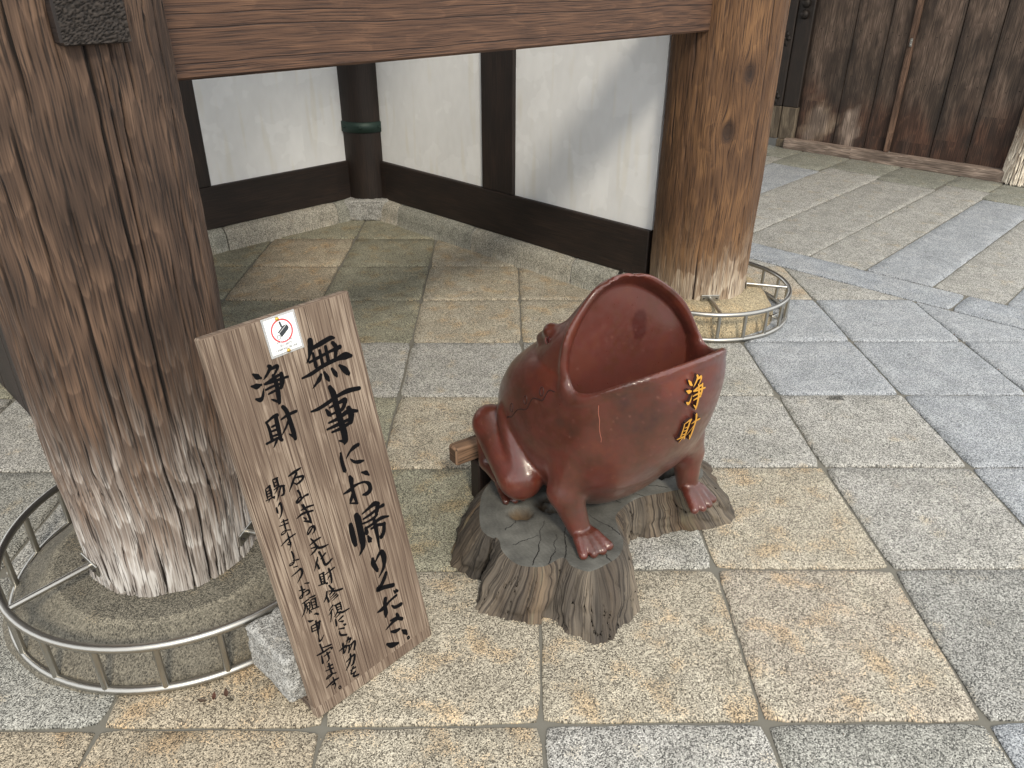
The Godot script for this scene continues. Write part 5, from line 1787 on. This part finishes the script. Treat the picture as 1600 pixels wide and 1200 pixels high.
func door() -> void:
	var U := 7.2
	var t := thing("gate_door", "weathered brown double plank door stained white and rust at its foot", "door")
	t.transform = frame_v(uv(U, 3.0))      # x runs towards the visitor: x = 3.0 - v
	var stain := noise(701, 1.0, FastNoiseLite.TYPE_SIMPLEX_SMOOTH, 3)
	var H := 2.6
	var planks := [[3.288, 2.925, 0], [2.921, 2.640, 0], [2.636, 2.455, 0], [2.412, 2.085, 1], [2.080, 1.806, 1], [1.802, 1.50, 1], [1.496, 1.22, 1], [1.216, 0.90, 1]]
	for e: Array in planks:
		var a: float = 3.0 - e[0] + 0.0015
		var b: float = 3.0 - e[1] - 0.0015
		var st := begin()
		var off := Vector2(rng.randf(), rng.randf_range(0.0, 0.3))
		var z := rng.randf_range(-0.004, 0.004) + (0.0 if e[2] == 0 else -0.008)
		var nx := 7
		var ny := 44
		var tone := rng.randf_range(0.88, 1.1)
		var col := func(x: float, y: float) -> Color:
			var n := stain.get_noise_2d(x * 2.4, y * 1.4)
			var n2 := stain.get_noise_2d(x * 14.0, y * 3.0 + 20.0)
			var c := Color(0.66, 0.60, 0.56) * tone
			c = c.lerp(Color(0.30, 0.27, 0.25), clampf(0.38 + n * 1.2 - (y - 0.9) * 0.35, 0.0, 0.85))
			c = c.lerp(Color(0.36, 0.19, 0.13), smoothstep(0.60, 0.30, y + n * 0.25 + n2 * 0.08) * 0.75)
			var dark := smoothstep(0.10, 0.45, n2 + (absf(x - a) < 0.05 as float) * 0.2)
			c = c.lerp(Color(0.16, 0.15, 0.15), dark * 0.55)
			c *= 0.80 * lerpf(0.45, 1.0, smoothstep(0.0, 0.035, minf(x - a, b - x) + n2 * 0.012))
			# the two pale splashes near the foot of the left leaf
			var px := Vector2((x - (3.0 - 2.80)) / 0.085, (y - 0.20) / 0.20).length() + n2 * 0.7
			c = c.lerp(Color(2.0, 2.0, 1.9), (1.0 - smoothstep(0.8, 1.15, px)) * 1.0)
			px = Vector2((x - (3.0 - 3.08)) / 0.17, (y - 0.21) / 0.15).length() + n2 * 0.9 + n * 0.5
			c = c.lerp(Color(1.5, 1.5, 1.35), (1.0 - smoothstep(0.6, 1.15, px)) * 0.7)
			return c
		for i in nx:
			for j in ny:
				var q := []
				for k in [[0, 0], [1, 0], [1, 1], [0, 1]]:
					q.append(Vector2(lerpf(a, b, float(i + k[0]) / nx), lerpf(0.085, H, pow(float(j + k[1]) / ny, 1.2))))
				var p := []
				var tx := []
				var cc := []
				for v: Vector2 in q:
					var edge := minf(v.x - a, b - v.x)
					p.append(Vector3(v.x, v.y, z - 0.004 * (1.0 if edge < 0.0001 else 0.0)))
					tx.append(Vector2((v.x - a) / 0.5 + off.x, 1.0 - v.y / 1.6 + off.y))
					cc.append(col.call(v.x, v.y))
				tri(st, p[0], p[1], p[2], Vector3.BACK, tx[0], tx[1], tx[2], cc[0], cc[1], cc[2], 0)
				tri(st, p[0], p[2], p[3], Vector3.BACK, tx[0], tx[2], tx[3], cc[0], cc[2], cc[3], 0)
		for x in [a, b]:
			quad(st, Vector3(x, 0.085, z - 0.004), Vector3(x, H, z - 0.004), Vector3(x, H, z - 0.05), Vector3(x, 0.085, z - 0.05), Vector3(-1 if x == a else 1, 0, 0), Vector2.ZERO, Vector2(0, 1), Vector2(0.1, 1), Vector2(0.1, 0), Color(0.3, 0.26, 0.24))
		put("plank", done(st), M.plank, t)
	var backing := put("backing", box_mesh(Vector3(2.5, 2.55, 0.03), 0.003, 1, Vector2(0.4, 2.0)), M.dark, t)
	backing.position = Vector3(3.0 - 2.1, 0.09 + 1.275, -0.068)
	var meet := put("meeting_stile", box_mesh(Vector3(0.040, 2.5, 0.05), 0.004, 1, Vector2(0.5, 1.6), Vector2(0.3, 0.1), Color(0.58, 0.44, 0.36)), M.plank, t)
	meet.position = Vector3(3.0 - 2.4335, 0.09 + 1.25, 0.004)
	var sill := put("threshold", box_mesh(Vector3(2.6, 0.095, 0.10), 0.008, 0, Vector2(0.5, 1.6), Vector2(0.2, 0.4), Color(1.12, 1.1, 1.05)), M.plank, t)
	sill.position = Vector3(3.0 - 2.05, 0.041, 0.035)
	# rows of small iron nails
	for y in [1.02, 0.66]:
		for e: Array in planks:
			for s in [0.2, 0.5, 0.8]:
				var nail := SphereMesh.new()
				nail.radius = 0.0055
				nail.height = 0.006
				nail.radial_segments = 8
				nail.rings = 4
				var o := put("nail", nail, M.iron, t)
				o.position = Vector3(3.0 - lerpf(e[0], e[1], s), y + 0.01 * sin(s * 9.0), 0.003)
	var lock := put("lock_plate", box_mesh(Vector3(0.020, 0.062, 0.006), 0.002), M.steel, t)
	lock.position = Vector3(3.0 - 2.428, 0.965, 0.033)
	for dy in [-0.018, 0.012]:
		var knob := SphereMesh.new()
		knob.radius = 0.008
		knob.height = 0.012
		var o := put("knob", knob, M.steel, lock)
		o.position = Vector3(0, dy, 0.006)
	# the jamb with its iron rosettes
	var j := thing("door_jamb", "dark door jamb with iron rosettes, weathered grey at its foot", "door jamb")
	j.transform = frame_v(uv(U, 3.0))
	for e in [[-0.365, 0.15, 0.03, 0], [-0.515, 0.14, 0.045, 1], [-0.70, 0.22, 0.035, 2]]:
		var up := put("stile", box_mesh(Vector3(e[1], 2.3, 0.09), 0.006, 1, Vector2(0.4, 2.0), Vector2(0.2 * e[3], 0.2), Color(0.95, 1.0, 0.9)), M.dark, j)
		up.position = Vector3(e[0], 0.36 + 1.15, e[2] - 0.04)
		var low := put("stile_foot", box_mesh(Vector3(e[1] - 0.002, 0.29, 0.088), 0.006, 1, Vector2(0.5, 1.6), Vector2(0.3 * e[3], 0.2), Color(0.62, 0.64, 0.56)), M.plank, j)
		low.position = Vector3(e[0], 0.069 + 0.145, e[2] - 0.04)
	var block := put("jamb_foot", box_mesh(Vector3(0.15, 0.07, 0.10), 0.006, 1, Vector2(0.5, 1.6), Vector2(0.3, 0.2), Color(0.6, 0.62, 0.52)), M.plank, j)
	block.position = Vector3(-0.365, 0.034, 0.0)
	for p in [[-0.512, 0.935], [-0.525, 0.44], [-0.512, 1.5]]:
		var ros := begin()
		for k in 6:
			var a := TAU * k / 6.0
			var d := Vector3(cos(a), sin(a) * 1.25, 0)
			var n := Vector3(-sin(a), cos(a) * 1.25, 0)
			var tip := d * 0.062
			var l := d * 0.036 + n * 0.022
			var r := d * 0.036 - n * 0.022
			var ridge := d * 0.036 + Vector3(0, 0, 0.012)
			for f in [[Vector3.ZERO, l, ridge], [l, tip, ridge], [tip, r, ridge], [r, Vector3.ZERO, ridge]]:
				tri(ros, f[0], f[1], f[2], Vector3.BACK)
		var o := put("rosette", done(ros, false), M.iron, j)
		o.position = Vector3(p[0], p[1], 0.052)
		var boss := SphereMesh.new()
		boss.radius = 0.015
		boss.height = 0.03
		var bo := put("boss", boss, M.iron, o)
		bo.position.z = 0.006
	for y in [1.225, 1.135]:
		var st := SphereMesh.new()
		st.radius = 0.038
		st.height = 0.06
		var o := put("stud", st, M.iron, j)
		o.position = Vector3(3.0 - 3.37, y, 0.045)
		o.rotation.x = PI * 0.5
	# the weathered post at the edge of the picture
	var post := put("gate_post", pillar("pillar", func(y: float) -> float: return 0.16 - 0.02 * smoothstep(0.0, 0.5, y), 0.0, 2.6, 1.7, 200, 200, 0.03, 0.03), mat("post", "pillar", 0.3, 0.9, Color(1.25, 1.22, 1.15)))
	post.position = uv(7.22, 1.36)
	post.rotation.y = deg_to_rad(70)
	tag(post, "pale weathered timber post at the foot of the plank door", "post")
	var pb := put("base_stone", rough_block(Vector3(0.34, 0.05, 0.34), 88), M.warm_block)
	pb.position = uv(7.22, 1.22, -0.004)
	pb.rotation.y = 0.6
	tag(pb, "flat worn stone under the pale post by the plank door", "base stone")


func small_things() -> void:
	var o := put("granite_block", rough_block(Vector3(0.155, 0.135, 0.17), 91), M.granite_block)
	var xb := Vector3(0.2384, 0, -0.2471).normalized()
	o.transform = Transform3D(Basis(xb, Vector3.UP, xb.cross(Vector3.UP)), Vector3(-0.4143, 0.0165, -1.168) + xb * 0.050 - xb.cross(Vector3.UP) * 0.145)
	tag(o, "rough grey granite block propping the sign board from behind", "stone block")
	# bar and post of the carrying frame behind the frog
	var f := Basis(Vector3.UP, deg_to_rad(-56.0))
	var fr := thing("timber_bar", "square timber bar on a dark post sticking out behind the frog", "timber bar", Vector3(0.285, 0, -1.88))
	fr.basis = f
	var bar := put("bar", box_mesh(Vector3(0.048, 0.062, 0.62), 0.006, 2, Vector2(0.5, 1.6), Vector2(0.2, 0.3), Color(0.72, 0.56, 0.42)), M.plank, fr)
	bar.position = Vector3(-0.318, 0.178, 0.0)
	for s in [1.0, -1.0]:
		var post := put("post", box_mesh(Vector3(0.05, 0.146, 0.085), 0.005, 1, Vector2(0.4, 2.0), Vector2(0.1, 0.3)), M.dark, fr)
		post.position = Vector3(-0.292, 0.073, 0.205 * s)
	# leaves blown against the foot of the near ring rail
	var lr := RandomNumberGenerator.new()
	lr.seed = 5
	var where := [Vector3(-0.665, 0.012, -1.222), Vector3(-0.640, 0.010, -1.232), Vector3(-0.690, 0.010, -1.212), Vector3(-0.625, 0.010, -1.215)]
	var told := ["crumpled red-brown leaf fragment lying on the lower ring of the near rail", "small dry leaf just right of the crumpled fragment by the near rail", "curled dry leaf left of the crumpled fragment by the near rail", "tiny leaf scrap on the paving nearest the granite block"]
	for i in where.size():
		var st := begin()
		var l := lr.randf_range(0.007, 0.013)
		for k in 6:
			var a := -1.0 + k / 3.0
			var b := -1.0 + (k + 1) / 3.0
			var wa := (1.0 - a * a) * l * 0.45
			var wb := (1.0 - b * b) * l * 0.45
			for s in [1.0, -1.0]:
				quad(st, Vector3(a * l, a * a * 0.004, 0), Vector3(b * l, b * b * 0.004, 0), Vector3(b * l, b * b * 0.004 + 0.004, wb * s), Vector3(a * l, a * a * 0.004 + 0.004, wa * s), Vector3.UP)
		var leaf := put("dry_leaf", done(st, false), mat("leaf_%d" % i, "", 0, 0.8, c8(92 - 8 * i, 62, 50)))
		leaf.position = where[i]
		leaf.rotation = Vector3(lr.randf_range(-0.12, 0.12), lr.randf() * TAU, lr.randf_range(-0.12, 0.12))
		tag(leaf, told[i], "leaf", "dry leaves by the near rail")


func grit() -> void:
	var r := RandomNumberGenerator.new()
	r.seed = 15
	var st := begin()
	for i in 260:
		var p := Vector3(r.randf_range(-1.6, 2.6), 0.002, r.randf_range(-4.2, -0.75))
		if r.randf() < 0.6:      # most of it gathers along the joints
			if r.randf() < 0.5:
				p.x = 0.099 + 0.503 * roundf((p.x - 0.099) / 0.503) + r.randf_range(-0.012, 0.012)
			else:
				p.z = -1.152 - 0.501 * roundf((-p.z - 1.152) / 0.501) + r.randf_range(-0.012, 0.012)
		var s := r.randf_range(0.0015, 0.0045)
		var c: Color = [lin(92, 70, 50), lin(60, 52, 46), lin(150, 140, 124), lin(116, 84, 56)][r.randi() % 4]
		var a := p + Vector3(r.randf_range(-1, 1), 0, r.randf_range(-1, 1)) * s
		var b := p + Vector3(r.randf_range(-1, 1), 0, r.randf_range(-1, 1)) * s
		var d := p + Vector3(r.randf_range(-1, 1), 0, r.randf_range(-1, 1)) * s
		var top := p + Vector3(0, s * 0.9, 0)
		for f in [[a, b, top], [b, d, top], [d, a, top]]:
			var mid: Vector3 = (f[0] + f[1]) * 0.5 - p
			tri(st, f[0], f[1], f[2], mid + Vector3(0, 0.001, 0), Vector2.ZERO, Vector2.ZERO, Vector2.ZERO, c, c, c)
	var o := put("grit", done(st, false), mat("grit", "", 0, 0.9))
	tag(o, "fine crumbs of leaf and stone scattered over the paving and its joints", "grit")
	o.set_meta("kind", "stuff")


func roof() -> void:
	var st := begin()
	box(st, frame_u(uv(4.5, 5.6, 4.6)), Vector3(16.0, 0.3, 6.6), 0.01)
	structure(put("gate_roof", done(st), mat("roof", "", 0, 0.8, c8(120, 96, 78))))  # unseen roof, its front edge set back so the bay front stays bright
	st = begin()
	box(st, frame_u(uv(5.2, 5.0, 3.3)), Vector3(9.6, 0.2, 6.2), 0.01)
	structure(put("added_ceiling", done(st), M.roof))  # unseen lower ceiling, added to darken the door passage and the bay floor
	st = begin()
	box(st, frame_u(uv(9.5, 8.8, 2.1)), Vector3(4.0, 4.2, 0.2), 0.01)
	structure(put("far_wall", done(st), M.plaster))


func _ready() -> void:
	rng.seed = 7
	cam = Camera3D.new()
	cam.name = "camera"
	cam.fov = 53.13
	cam.near = 0.05
	cam.far = 200.0
	cam.transform = Transform3D(Basis(Vector3.UP, deg_to_rad(-0.94)) * Basis(Vector3.RIGHT, deg_to_rad(-28.57)) * Basis(Vector3.BACK, deg_to_rad(0.28)), Vector3(0, 1.5, 0))
	add_child(cam)
	var env := Environment.new()
	env.background_mode = Environment.BG_SKY
	var sky := Sky.new()
	var sm := ProceduralSkyMaterial.new()
	sm.sky_top_color = Color(0.83, 0.84, 0.85)
	sm.sky_horizon_color = Color(0.98, 0.98, 0.98)
	sm.ground_bottom_color = Color(0.42, 0.40, 0.36)
	sm.ground_horizon_color = Color(0.60, 0.60, 0.58)
	sm.sky_energy_multiplier = 1.25
	sky.sky_material = sm
	env.sky = sky
	env.tonemap_mode = Environment.TONE_MAPPER_LINEAR
	env.tonemap_exposure = 1.38
	env.sdfgi_enabled = true
	env.ssao_enabled = true
	env.ssil_enabled = true
	var we := WorldEnvironment.new()
	we.name = "environment"
	we.environment = env
	add_child(we)
	var sun := DirectionalLight3D.new()
	sun.name = "sun"
	sun.light_energy = 0.55
	sun.light_color = Color(1.0, 0.95, 0.87)
	sun.light_angular_distance = 10.0
	sun.shadow_enabled = true
	sun.basis = Basis.looking_at(Vector3(-0.20, -0.80, -0.84))
	add_child(sun)

	frog_setup()
	var ft := Thread.new()
	ft.start(frog_net)
	make_textures()
	make_materials()
	paving()
	gate()
	door()
	stump()
	frog_statue(ft.wait_to_finish())
	sign_board()
	small_things()
	grit()
	roof()
